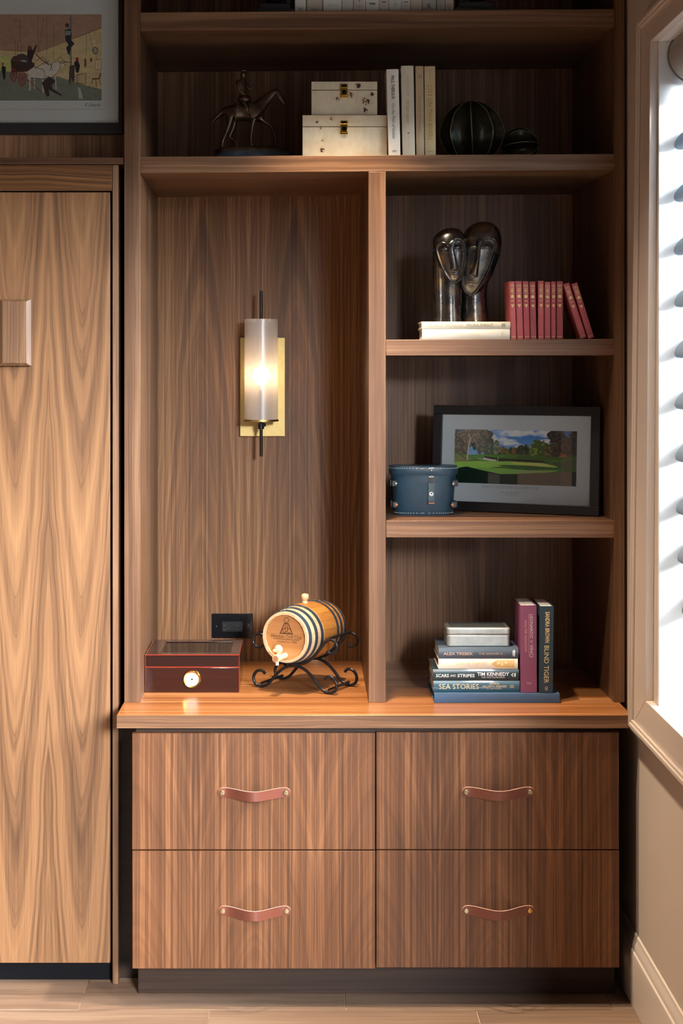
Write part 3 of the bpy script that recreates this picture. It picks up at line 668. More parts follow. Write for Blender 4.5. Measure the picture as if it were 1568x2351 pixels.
flat('book', 'slate blue book directly under the silver box, top of the counter stack', 1007, 1190.5, .01, zt, th4, .17, mat('slate_jacket', srgb(72,86,100), .42),
     [('ALEX TREBEK', .06, .43, -.08, .27, cp, dict(bold=.015)), ('THE ANSWER IS ...', .50, .84, -.08, .2, cp), (None, .925, .935, 0, .5, wt, dict(name='imprint')), (None, .94, .955, 0, .62, wt, dict(name='imprint'))], bulge=.003)
zt += th4+.0003
ztop = zt
zB = CT+th0+.0003
up('book', 'tall plum red upright book beside the counter stack', 1195.5, 1233.5, 1392.5, 1593.5, .0, zB, .158, mat('plum_cloth', srgb(122,62,92), .55, bump=.2, bscale=900),
   [('LEONARDO', .105, .375, .35, .19, T_('d6b9c4')), ('DA', .40, .43, .35, .12, T_('d6b9c4')), ('VINCI', .45, .59, .35, .19, T_('d6b9c4')), (None, .10, .59, .03, .018, T_('c98f86'), dict(name='rule')), ('WALTER ISAACSON', .17, .53, -.35, .14, T_('c98f86')), ('Simon &', .877, .885, .05, .28, T_('e4cfd6'), dict(h=1)), ('Schuster', .892, .90, .05, .28, T_('e4cfd6'), dict(h=1))], bulge=.0015, lean=math.radians(.3))
up('book', 'tall dark blue-green upright book with gold lettering, right of the plum one', 1237, 1269.5, 1396.5, 1596, -.003, zB, .158, mat('navy_green_cloth', srgb(30,52,64), .55, bump=.2, bscale=900),
   [('SANDRA BROWN', .065, .42, .1, .32, gold, dict(bold=.02)), ('BLIND TIGER', .455, .885, .02, .34, T_('cdbf8e')), ('@o', .925, .948, .05, .2, T_('cdbf8e'), dict(name='emblem')), ('@o', .946, .968, .05, .2, T_('cdbf8e'), dict(name='emblem'))], bulge=.0015, lean=-math.radians(.6))
# --- silver tin on the stack
tin = thing('tin_box', 'worn silver metal box on top of the counter book stack', 'box', (X(1098.5,.03), .03, ztop+.0003))
sT = (.03+D)/F; tw = 145*sT; th = 42.5*sT; td = .105
m_tin = mat('worn_silver', srgb(196,202,200), .36, .75, bump=.3, bscale=60, var=.12, vscale=40)
def rbox(w, d, z0, z1, r, n=5, taper=0):
    pts = []
    for cx_, cy_, a0_ in ((w/2-r, d-r, 0), (-w/2+r, d-r, PI/2), (-w/2+r, r, PI), (w/2-r, r, 1.5*PI)):
        for k in range(n+1):
            a = a0_+PI/2*k/n; pts.append((cx_+r*math.cos(a), cy_+r*math.sin(a)))
    return pts
G().prism(rbox(tw, td, 0, 1, .010), 0, th*.62).obj('base', m_tin, tin, smooth=40, bevel=.003, seg=3)
G().prism(rbox(tw+.0015, td, 0, 1, .010), th*.63, th).obj('lid', m_tin, tin, smooth=40, bevel=.004, seg=3)
g = G()
for k in range(48):
    x = -tw/2+.010+k*(tw-.02)/47
    g.ball((x, .0035, th+.0002), .0009, 3); g.ball((x, td-.0035, th+.0002), .0009, 3)
g.obj('beading', m_tin, tin, smooth=60)['kind'] = 'stuff'
G().prism([(x*.88, .006+(y)*.88) for x, y in rbox(tw, td, 0, 1, .010)], th, th+.0006).obj('engraved_panel', mat('tarnished_silver', srgb(120,126,122), .5, .6, bump=.5, bscale=150), tin)

# ---------------- burl boxes ----------------
brass_d = mat('polished_brass', srgb(208,170,70), .16, 1)
gemm = mat('dark_brass_inlay', srgb(58,62,44), .12, 1)
def burl_box(label, xl, xr, yt, ysplit, yb, Yf, z0, d, spots, clasp, seed):
    s = (Yf+D)/F; wd = (xr-xl)*s; h = (yb-yt)*s; hs = (yb-ysplit)*s
    t = thing('burl_box', label, 'box', (X((xl+xr)/2,Yf), Yf, z0), (0,0,0), 'stacked burl wood boxes')
    cm = attr_mat('burl_print', .38, .25)
    cv = Canvas(xl, xr, yt, yb, 2.2, (214,200,170))
    cv.tint(cv.noise(30, 60, seed), .13); cv.tint(cv.noise(6, 14, seed+1), .08)
    warm = cv.noise(40, 30, seed+5)
    cv.put(np.clip((warm-.5)*3, 0, 1), (208,176,130), .5)
    for (x, y, r, dens) in spots:
        dd = np.sqrt((cv.X-x)**2+(cv.Y-y)**2)/r
        cv.put(np.clip(1-dd, 0, 1)*(cv.noise(6,6,int(x+y))), (184,132,82), 1.0)
        n = cv.noise(3.2, 3.2, int(x*3+y), 3)
        cv.put((n > .98-dens*(1-dd)*.66) & (dd < 1), (96,48,24), .9)
        cv.put((n > 1.06-dens*(1-dd)*.66) & (dd < 1), (40,20,14), .9)
    pale = mat('burl_body', srgb(206,190,160), .4, coat=.2, var=.12, vscale=30)
    G().box(-wd/2, wd/2, .0, d, 0, hs-.0008).obj('base', pale, t, bevel=.0006)
    ld = G().box(-wd/2, wd/2, .0, d, hs+.0008, h).obj('lid', mat('burl_lid', srgb(196,176,140), .4, coat=.2, var=.12, vscale=30), t, bevel=.0006)
    hp = int(cv.h*(ysplit-yt)/(yb-yt)); full = cv.a
    def sub(a, name, par, zc, hh):
        c2 = Canvas.__new__(Canvas); c2.a = a; c2.h, c2.w = a.shape[:2]; c2.build(name, wd-.0008, hh, (0, -.0003, zc), par, cm)
    sub(full[:hp], 'burl_veneer', t, (h+hs)/2+.0004, h-hs-.0016); sub(full[hp:], 'burl_veneer', t, hs/2-.0004, hs-.0016)
    cx_ = X(clasp[0],Yf)-X((xl+xr)/2,Yf); cz = hs
    cw = .0100
    G().box(cx_-cw, cx_+cw, -.0035, -.0004, cz+.001, cz+.0165).obj('clasp_plate', brass_d, t, bevel=.001)
    g = G().box(cx_-cw*1.05, cx_+cw*1.05, -.0035, -.0004, cz-.021, cz-.0125); g.obj('clasp_plate', brass_d, t, bevel=.001)
    g = G().box(cx_-cw*.92, cx_+cw*.92, -.0075, -.0036, cz-.017, cz+.006); g.obj('clasp_latch', brass_d, t, bevel=.0012)
    G().box(cx_-cw*.55, cx_+cw*.55, -.0082, -.0076, cz-.012, cz-.001).obj('latch_inset', gemm, t)
    G().box(cx_-cw*.6, cx_+cw*.6, -.0041, -.0036, cz+.008, cz+.0145).obj('latch_inset', gemm, t)
    G().tube([(cx_-cw*1.0,-.0072,cz+.0065),(cx_+cw*1.0,-.0072,cz+.0065)], .0012).obj('hinge_pin', brass_d, t, smooth=50)
    return h
yb1 = .05
hb = burl_box('larger pale burl wood box with gold clasp, lower of the two', 694.5, 888.5, 262, 288.5, 359, yb1, s1(890), .20,
   [(739,342,10,1.1),(742,318,9,1.0),(761,269,8,1.1),(728,278,8,.9),(736,291,8,1.0)], (790,290), 3)
burl_box('smaller pale burl wood box with gold clasp, stacked on top', 715, 866, 184, 203.5, 262, yb1+.01, s1(890)+hb+.0004, .16,
   [(838,250,10,1.35),(842,228,18,1.15),(822,195,13,1.2),(775,223,9,1.0),(855,212,9,1.2),(806,212,14,1.0)], (790,205), 11)

# ---------------- golf photograph ----------------
gy0, gy1 = .338, .116
pL = (X(990,gy0), gy0); pR = (X(1374,gy1), gy1); gw = math.hypot(pR[0]-pL[0], pR[1]-pL[1]); yaw = math.atan2(pR[1]-pL[1], pR[0]-pL[0])
tilt = math.radians(3.5); gh = .302; bt = .0265; fd = .016
gf = thing('framed_photograph', 'black framed golf course photograph leaning in the shelf', 'picture', ((pL[0]+pR[0])/2, (pL[1]+pR[1])/2, SCt+.0016), (0, 0, 0))
M = Matrix.Translation(gf.location) @ Matrix.Rotation(yaw, 4, 'Z') @ Matrix.Rotation(-tilt, 4, 'X')
gf.rotation_euler = M.to_euler(); MW[gf] = M
zoff = 0.0
m_frame = mat('black_satin_frame', srgb(34,32,34), .42, bump=.05)
g = G()
for a, b, c, d_ in ((-gw/2,gw/2,0,bt),(-gw/2,gw/2,gh-bt,gh),(-gw/2,-gw/2+bt,bt,gh-bt),(gw/2-bt,gw/2,bt,gh-bt)): g.box(a, b, 0, fd, c, d_)
g.obj('frame', m_frame, gf, bevel=.001)
G().box(-gw/2+bt-.002, gw/2-bt+.002, .008, .0098, bt-.002, gh-bt+.002).obj('mat_board', mat('white_mat', srgb(214,222,226), .7), gf)
G().box(-gw/2+.004, gw/2-.004, .010, fd-.001, .004, gh-.004).obj('backing', m_black, gf)
cv = Canvas(0, 288, 0, 130, 2.0, (92,150,206))
n1 = cv.noise(80, 26, 4)
cv.put(cv.X > -1, (70,134,204)); cv.put(np.clip((cv.Y-20)/60, 0, 1), (150,194,226))
for (cx_, cy_, rx, ry) in ((125,7,46,9),(165,5,26,7),(110,27,36,7),(140,33,22,5),(212,8,26,9),(225,24,30,6),(160,41,14,5),(90,20,30,9)):
    dd = ((cv.X-cx_)/rx)**2+((cv.Y-cy_)/ry)**2
    cv.put(np.clip(1.3-dd-(cv.noise(20,9,int(cx_))-.5)*2.2, 0, 1), (232,240,246), .9)
def tree(cx_, cy_, rx, ry, c, seed, c2=None):
    dd = ((cv.X-cx_)/rx)**2+((cv.Y-cy_)/ry)**2; n = cv.noise(9,9,seed,3)
    cv.put(dd+(n-.5)*1.6 < 1, c); cv.put((dd+(n-.5)*1.6 < 1) & (cv.noise(4,4,seed+1,3) > .56), c2 or tuple(min(255,int(q*1.5)) for q in c), .75)
for k in range(16): tree(95+k*7, 53+3*math.sin(k*1.7), 7, 11-abs(k-9)*.3, [(70,84,44),(110,92,48),(62,70,40),(120,80,46)][k%4], 40+k)
tree(102,42,9,16,(98,110,92),5); tree(158,48,9,11,(52,62,38),7); tree(172,46,7,12,(36,52,34),8)
tree(204,46,28,22,(66,92,34),9,(140,156,66)); tree(228,54,20,18,(60,70,34),10,(128,116,60)); tree(262,42,30,30,(60,48,40),11,(110,92,74)); tree(240,14,20,20,(44,42,38),12,(92,84,74))
tree(284,30,14,40,(52,48,48),13); tree(14,30,26,36,(96,86,72),14,(150,138,118)); tree(52,20,12,32,(28,58,28),15,(52,110,44)); tree(70,24,22,34,(92,88,78),16,(136,130,118)); tree(80,48,14,20,(82,96,80),17)
tree(38,14,22,22,(120,110,94),18,(164,152,132)); tree(258,60,9,6,(150,84,54),19)
cv.put(cv.Y > 60+2*np.sin(cv.X/30), (78,124,48)); cv.poly([(0,58),(30,62),(60,60),(120,60),(120,66),(60,70),(0,80)], (84,140,60))
cv.poly([(0,60),(28,64),(44,70),(34,78),(0,80)], (132,136,80)); cv.tint(cv.noise(12,5,77), .15)
cv.poly([(70,64),(110,68),(200,70),(230,76),(160,78),(104,76),(76,70)], (52,60,34)); cv.poly([(70,67),(84,70),(102,72),(102,76),(84,75),(70,71)], (206,206,196)); cv.poly([(52,68),(70,71),(84,75),(62,72)], (170,186,140))
cv.poly([(150,62),(230,62),(288,60),(288,66),(210,70),(150,66)], (70,104,40))
cv.poly([(0,80),(60,76),(140,75),(210,77),(250,86),(200,90),(120,86),(60,96),(0,100)], (150,196,84)); cv.poly([(130,77),(210,78),(244,84),(200,86),(150,82)], (196,200,108))
cv.poly([(100,84),(180,84),(288,90),(288,96),(200,96),(110,94),(140,90)], (58,104,44)); cv.poly([(0,100),(60,92),(110,92),(180,95),(260,92),(180,104),(100,108),(60,104),(20,98)], (128,178,84))
cv.poly([(0,96),(30,90),(66,98),(110,106),(180,104),(288,96),(288,130),(0,130)], (22,44,34)); cv.poly([(150,96),(248,96),(180,104),(150,103)], (150,172,104))
cv.poly([(230,76),(288,66),(288,92),(250,88)], (74,92,56)); cv.poly([(82,104),(110,108),(110,130),(82,130)], (84,86,76)); cv.poly([(152,104),(278,96),(278,130),(152,130)], (112,100,84))
cv.line([(31,72),(34,40),(38,22)], 3.6, (196,186,158)); cv.line([(37,26),(34,10)], 2, (186,174,146)); cv.line([(38,24),(46,14),(58,10)], 1.6, (176,164,136)); cv.line([(10,58),(28,71)], 1.6, (44,52,30))
cv.line([(105,66),(105,88)], 1, (210,214,190)); cv.put((cv.X > 252) & (cv.X < 277), (140,124,108), .35)  # upright band is a room reflection in the glass, painted into the print
pxw = gw/ (1374-990+12)
pw, ph = .364, .1535
cv.a *= 1.3; cv.build('golf_print', pw, ph, (-gw/2+bt+ .0385+pw/2, .0076, gh-bt-.0425-ph/2), gf, attr_mat('photo_print', .3, .3))
def gtext(s, w_, h_, cx_, cz_, m_):
    v, fs = text2d(s, w_, h_); G().add([(cx_+a, .0075, cz_+b) for a, b in v], fs).obj('caption_lettering', m_, gf)
gc = -gw/2+bt+.0385+pw/2-.004
gtext("POINT O' WOODS GOLF & COUNTRY CLUB", .165, .0068, gc-.008, gh-bt-.0425-ph-.009, T_('9aa2a6'))
gtext("JOHN AND CHRISTINE RIGGS", .062, .0035, gc-.004, gh-bt-.0425-ph-.0235, T_('50565c'))
gtext("MARCH 9TH, 2010", .037, .0030, gc-.003, gh-bt-.0425-ph-.029, T_('70767c'))
clear = m_glass
G().box(-gw/2+bt, gw/2-bt, .0052, .0058, bt, gh-bt).obj('glazing', clear, gf)

# ---------------- fire station print (upper left) ----------------
FY = .092
pf = thing('framed_print', 'black framed print of a horse-drawn fire engine, upper left corner', 'picture', (X(100,FY), FY, Z(310,FY)))
def fz(y): return Z(y,FY)
fx0, fx1 = X(-330,FY), X(281,FY)
z0_, z1_ = fz(307), fz(-110)
g = G(); bw_ = .028
for a, b, c, d_ in ((fx0,fx1,z0_,fz(282)),(fx0,fx1,z1_-bw_,z1_),(fx0,fx0+bw_,fz(282),z1_-bw_),(X(271.5,FY),fx1,fz(282),z1_-bw_)): g.box(a, b, FY, FY+.028, c, d_)
g.obj('frame', m_frame, pf, world=True, bevel=.001)
G().box(fx0+.01, X(273,FY), FY+.012, FY+.014, fz(284), z1_-.01).obj('mat_board', mat('greyish_mat', srgb(222,226,222), .7), pf, world=True)
G().box(fx0+.005, fx1-.005, FY+.014, FY+.0298, z0_+.004, z1_-.004).obj('backing', m_black, pf, world=True)
cv = Canvas(-250, 232, 31, 229, 1.5, (196,180,140))
q = lambda x, y: (x/4.356, y/4.356)
cv.put(cv.Y > 0, (190,172,128))
cv.poly([(-250,31),(232,31),q(1010,270),q(380,510),q(0,490),(-250,108)], (158,126,104)); cv.tint(cv.noise(9,9,1), .1)
cv.line([(232,62),q(380,512),q(0,492)], 1.4, (124,92,66)); cv.poly([(-250,112),(q(0,560)[0],q(0,560)[1]),(q(110,560)),(q(110,700)),(-250,175)], (178,180,110))
cv.poly([(-250,175),q(0,700),q(580,760),q(860,850),q(1010,890),(232,229),(-250,229)], (116,122,108)); cv.tint(cv.noise(20,7,3), .12)
for x1,y1,x2,y2 in ((190,180,195,420),(370,140,375,480),(430,170,380,500),(460,140,460,600),(530,210,530,600),(140,380,150,560),(170,390,170,560),(205,440,205,520),(860,310,855,560),(880,310,925,470)):
    cv.line([q(x1,y1),q(x2,y2)], .7, (60,48,38))
P_ = lambda pts, c, al=1: cv.poly([q(*p) for p in pts], c, al)
E_ = lambda x, y, rx, ry, c, ring=0: cv.ell(x/4.356, y/4.356, rx/4.356, ry/4.356, c, 1, ring)
L_ = lambda pts, wd, c: cv.line([q(*p) for p in pts], wd/4.356, c)
L_([(700,140),(705,840)], 14, (96,100,96)); P_([(640,290),(700,280),(712,330),(705,390),(740,430),(700,470),(690,550),(670,520),(655,470),(680,440),(650,400)], (40,40,46)); E_(665,245,20,22,(70,50,40)); P_([(645,300),(705,300),(700,340),(650,350)], (120,140,130))
P_([(270,480),(300,460),(320,500),(355,430),(362,450),(330,540),(310,600),(330,660),(250,660),(260,580)], (52,32,40)); E_(290,470,20,22,(96,64,56))
E_(210,590,70,60,(70,66,62)); E_(225,640,50,50,(150,160,150)); E_(150,610,50,60,(86,60,52)); P_([(100,600),(340,620),(330,700),(110,720)], (62,44,42)); 
for cx_, cy_, r_ in ((130,740,42),(215,780,48)):
    E_(cx_, cy_, r_*.8, r_*1.6, (140,44,36), 2.2)
    for k in range(6): a = PI*k/6; L_([(cx_+.75*r_*math.cos(a), cy_+1.5*r_*math.sin(a)),(cx_-.75*r_*math.cos(a), cy_-1.5*r_*math.sin(a))], 4, (140,50,40))
wh = (196,190,176)
P_([(270,700),(330,660),(430,690),(440,740),(420,780),(300,770),(300,900),(280,905),(275,790)], wh); P_([(340,680),(400,640),(450,610),(500,640),(480,700),(520,760),(430,770)], wh); P_([(430,640),(480,600),(500,640),(520,700),(490,740)], wh)
P_([(520,620),(580,600),(600,650),(570,720),(530,750),(490,720)], wh); P_([(590,620),(640,630),(640,650),(600,650)], wh); L_([(340,780),(345,880)], 12, wh); L_([(420,790),(425,930)], 12, wh); L_([(545,760),(555,880)], 10, wh)
P_([(410,820),(480,760),(540,790),(550,810),(510,840),(520,880),(600,930),(625,960),(560,930),(480,890),(490,950),(460,960)], (54,42,40)); L_([(270,790),(430,930)], 7, (150,50,40)); L_([(340,520),(400,580),(480,640)], 12, (120,90,60))
P_([(735,620),(775,570),(780,610),(795,650),(780,720),(755,720)], (40,34,36)); E_(765,585,16,22,(150,44,36)); P_([(690,650),(740,640),(740,800),(725,820),(700,760),(692,835),(680,830)], (70,62,60)); P_([(8,650),(50,660),(45,780),(30,790),(10,700)], (30,26,28)); E_(20,632,10,14,(150,44,36))
L_([(755,740),(850,725),(855,835),(760,820),(755,740)], 6, (90,60,44)); [L_([(x,735),(x,828)], 4, (90,60,44)) for x in (775,795,815,835)]
E_(946,497,28,36,(60,48,44)); E_(946,497,20,28,(150,150,140)); L_([(955,530),(962,680)], 3, (60,48,44)); P_([(945,590),(1006,585),(1006,690),(945,685)], (196,184,150)); L_([(945,590),(1006,585),(1006,690),(945,685),(945,590)], 4, (80,66,50))
E_(905,590,12,20,(120,60,44)); E_(848,620,12,50,(110,70,50)); L_([(1000,730),(985,780),(920,780)], 12, (80,52,40)); L_([(925,780),(910,830)], 6, (80,52,40)); L_([(950,780),(960,860)], 6, (80,52,40)); L_([(985,780),(1003,840)], 6, (80,52,40)); L_([(600,610),(690,615)], 8, (80,50,46)); L_([(510,840),(860,850),(1008,888)], 3, (90,60,50))
for pl in ([(270,700),(330,660),(430,690),(440,740)],[(300,770),(420,780)],[(340,680),(400,640),(450,610),(500,640)],[(430,640),(480,600),(500,640),(520,700)],[(490,700),(520,620),(580,600),(600,650),(570,720),(530,750)],[(590,620),(640,630),(650,655)],[(350,600),(420,560),(470,620)],[(540,600),(600,560),(640,610)],[(275,790),(285,905)],[(345,790),(352,885)],[(440,750),(520,770)]): L_(pl, 5, (70,56,50))
P_([(770,860),(800,880),(815,940),(825,980),(780,975),(780,920)], (170,170,155))
cv.tint(cv.noise(3,3,9,2), .12)
cv.a *= 1.45; cv.build('lithograph', X(232,FY)-X(-250,FY), (229-31)*(FY+.0116+D)/F, ((X(232,FY)+X(-250,FY))/2-pf.location.x, .0116, fz(130)-pf.location.z), pf, attr_mat('litho_print', .75))
v, fs = text2d('R. Edwards', 34*(FY+D)/F, 9*(FY+D)/F, .4)
G().add([(X(212,FY)+a-pf.location.x, .0114, fz(239)+b-pf.location.z) for a, b in v], fs).obj('signature', T_('5a5a54'), pf)
G().box(X(-250,FY), X(240,FY), FY+.0114, FY+.0118, fz(249.6), fz(249)).obj('mat_line', T_('8a8c86'), pf, world=True)
G().box(fx0+bw_, X(271.5,FY), FY+.005, FY+.0058, fz(282), z1_-bw_).obj('glazing', clear, pf, world=True)

# ---------------- binocular case ----------------
bcx, bcy = .3318, .196
bn = thing('binocular_case', 'dark blue leather binocular case standing in front of the golf picture', 'case', (bcx, bcy, SCt+.0004))
m_case = mat('blue_grey_leather', srgb(38,66,84), .34, coat=.15, bump=.6, bscale=420, var=.12, vscale=30)
m_lidc = mat('blue_grey_leather_lid', srgb(38,64,82), .36, coat=.15, bump=.3, bscale=420)
m_thread = mat('white_thread', srgb(214,214,206), .7); m_nick = mat('nickel', srgb(210,212,214), .2, 1); m_tan = mat('tan_leather_edge', srgb(190,120,76), .6)
def sup(a, b, n=40, e=3.0):
    o = []
    for k in range(n):
        t = 2*PI*k/n; c_, s_ = math.cos(t), math.sin(t); o.append((a*math.copysign(abs(c_)**(2/e), c_), b*math.copysign(abs(s_)**(2/e), s_)))
    return o
def loft(levels, n=48, e=3.0):
    g = G(); vs = []
    for a, b, z in levels: vs += [(x, y, z) for x, y in sup(a, b, n, e)]
    m = len(levels); fs = [(j*n+k, j*n+(k+1)%n, (j+1)*n+(k+1)%n, (j+1)*n+k) for j in range(m-1) for k in range(n)]
    fs += [tuple(range(n-1,-1,-1)), tuple((m-1)*n+k for k in range(n))]
    return g.add(vs, fs)
hB = .1376; zl = hB-.0255
loft([(.0815,.044,0),(.083,.045,.003),(.0905,.0485,zl+.004)]).obj('body', m_case, bn, smooth=50)
loft([(.0945,.0515,zl),(.0955,.0525,zl+.003),(.0965,.0535,hB-.005),(.0955,.0525,hB-.0015),(.092,.050,hB)]).obj('lid', m_lidc, bn, smooth=50)
def stitch(a, b, z, n, name, par):
    g = G(); P = sup(a, b, n*2, 3.0)
    for k in range(0, n*2, 2):
        p, p2 = P[k], P[(k+1) % (2*n)]
        g.tube([(p[0],p[1],z-.0006),(p2[0],p2[1],z+.0006)], .0006, 4)
    g.obj(name, m_thread, par)['kind'] = 'stuff'
stitch(.0966,.0536,hB-.0065,74,'stitching',bn); stitch(.0834,.0454,.0065,66,'stitching',bn)
sx = X(990,.147)-bcx
def yfront(z): return -(.045+(.0485-.045)*z/zl)
G().lathe([(.0036,0),(.0036,-.002),(.002,-.003)], 16, 'Y', (sx, -.0538, zl+.015)).obj('stud', m_nick, bn, smooth=40)
g = G().box(sx-.0075, sx+.0075, -.0500, -.0478, zl-.006, zl-.0035); g.box(sx-.0075, sx-.006, -.0500, -.0478, zl-.0035, zl+.0005); g.box(sx+.006, sx+.0075, -.0500, -.0478, zl-.0035, zl+.0005); g.obj('buckle', m_nick, bn, bevel=.0005)
g = G()
for dx in (-.0038, 0, .0038): g.tube([(sx+dx, -.0505, zl-.006),(sx+dx, -.0510, zl-.026)], .0011, 6)
g.box(sx-.006, sx+.006, -.0520, -.0500, zl-.034, zl-.024)
g.obj('latch_bars', m_nick, bn, smooth=50)
m_tab = mat('strap_leather', srgb(60,80,92), .38, bump=.2, bscale=300)
prof_ = [(-.0508, zl-.022), (-.0506, zl-.045), (-.0506, zl-.060), (-.0535, zl-.070), (-.060, zl-.0765)]
g = G(); vs = []
for y, z in prof_: vs += [(sx-.0085, y, z), (sx+.0085, y, z), (sx-.0085, y-.002, z+.0006), (sx+.0085, y-.002, z+.0006)]
fs = []
for k in range(len(prof_)-1):
    a = 4*k; b = a+4; fs += [(a+2,a+3,b+3,b+2),(a+1,a,b,b+1),(a,a+2,b+2,b),(a+3,a+1,b+1,b+3)]
fs += [(0,1,3,2),(16,18,19,17)]
g.add(vs, fs).obj('strap_tab', m_tab, bn)
G().box(sx-.0086, sx+.0086, -.0630, -.0600, zl-.0785, zl-.0755).obj('tab_tip', m_tan, bn, bevel=.0006)
G().lathe([(.0062,0),(.0062,-.0012),(.0045,-.0022),(.001,-.0024)], 24, 'Y', (sx, -.0527, zl-.052)).obj('lock_rosette', mat('white_enamel', srgb(226,230,232), .3), bn, smooth=40)
G().lathe([(.0019,0),(.0019,-.0008)], 12, 'Y', (sx+.0006, -.0551, zl-.050)).obj('keyhole', m_black, bn)
for (zc, lt) in ((zl-.023, False), (.030, True)):
    for sg in (-1, 1):
        ex = (.0865+(zc/zl)*.004)*sg
        g = G().box(min(ex-.002*sg, ex+.005*sg)-.0, max(ex-.002*sg, ex+.005*sg), -.034, .012, zc-.008, zc+.008)
        g.box(min(ex, ex-.012*sg), max(ex, ex-.012*sg), -.0475, -.034, zc-.008, zc+.008)
        g.obj('strap_loop', mat('dark_strap', srgb(34,32,34), .4), bn, bevel=.001)
        G().lathe([(.004,0),(.004,-.0022),(.002,-.0032)], 14, 'Y', (ex-.010*sg, -.0476, zc)).obj('rivet', m_nick if not lt else m_tan, bn, smooth=40)

# ---------------- bronze heads ----------------
bk = .0001815
bY = .125
bz0 = z3+.0006
bs = thing('sculpture', 'dark bronze sculpture of two long-faced heads pressed together', 'sculpture', (X(960+700/6.533,bY), bY, bz0))
bron = bpy.data.materials.new('dark_bronze'); bron.use_nodes = True; nt = bron.node_tree; Bp = nt.nodes['Principled BSDF']; qn = NB(nt)
tc = nt.nodes.new('ShaderNodeTexCoord'); nz = qn.noise(tc.outputs['Object'], 22, 4, .6); nz2 = qn.noise(tc.outputs['Object'], 160, 3, .6)
nt.links.new(qn.ramp(nz, [(.30, srgb(82,84,90)), (.55, srgb(104,98,92)), (.68, srgb(146,118,86)), (.80, srgb(224,184,134))]), Bp.inputs['Base Color'])
Bp.inputs['Metallic'].default_value = .93; Bp.inputs['Coat Weight'].default_value = .5; Bp.inputs['Coat Roughness'].default_value = .15; nt.links.new(qn.mr(nz, .3, .7, .20, .36), Bp.inputs['Roughness'])
bp_ = nt.nodes.new('ShaderNodeBump'); bp_.inputs['Strength'].default_value = .18; bp_.inputs['Distance'].default_value = .0012; nt.links.new(nz2, bp_.inputs['Height']); nt.links.new(bp_.outputs[0], Bp.inputs['Normal'])
def smooth_closed(pts, n=12):
    P = [Vector((p[0], p[1], 0)) for p in pts]; N = len(P); out = []
    for i in range(N):
        a, b, c, d = P[i-1], P[i], P[(i+1)%N], P[(i+2)%N]
        for k in range(n):
            t = k/n; v = .5*((2*b)+(-a+c)*t+(2*a-5*b+4*c-d)*t*t+(-a+3*b-3*c+d)*t**3); out.append((v.x, v.y))
    return np.array(out)
def sdist(P, poly):
    """signed distance (inside negative) of points P (n,2) to closed polygon"""
    d = np.full(len(P), 1e9); ins = np.zeros(len(P), bool); n = len(poly)
    for i in range(n):
        a, b = poly[i], poly[(i+1)%n]; e = b-a; w_ = P-a; t = np.clip((w_@e)/(e@e+1e-9), 0, 1)
        d = np.minimum(d, np.hypot(*(w_-t[:,None]*e).T))
        if a[1] != b[1]:
            ins ^= (P[:,1] > min(a[1],b[1])) & (P[:,1] <= max(a[1],b[1])) & (P[:,0] < (P[:,1]-a[1])*(b[0]-a[0])/(b[1]-a[1])+a[0])
    return np.where(ins, -d, d)
def ss(x, a, b): t = np.clip((x-a)/(b-a), 0, 1); return t*t*(3-2*t)
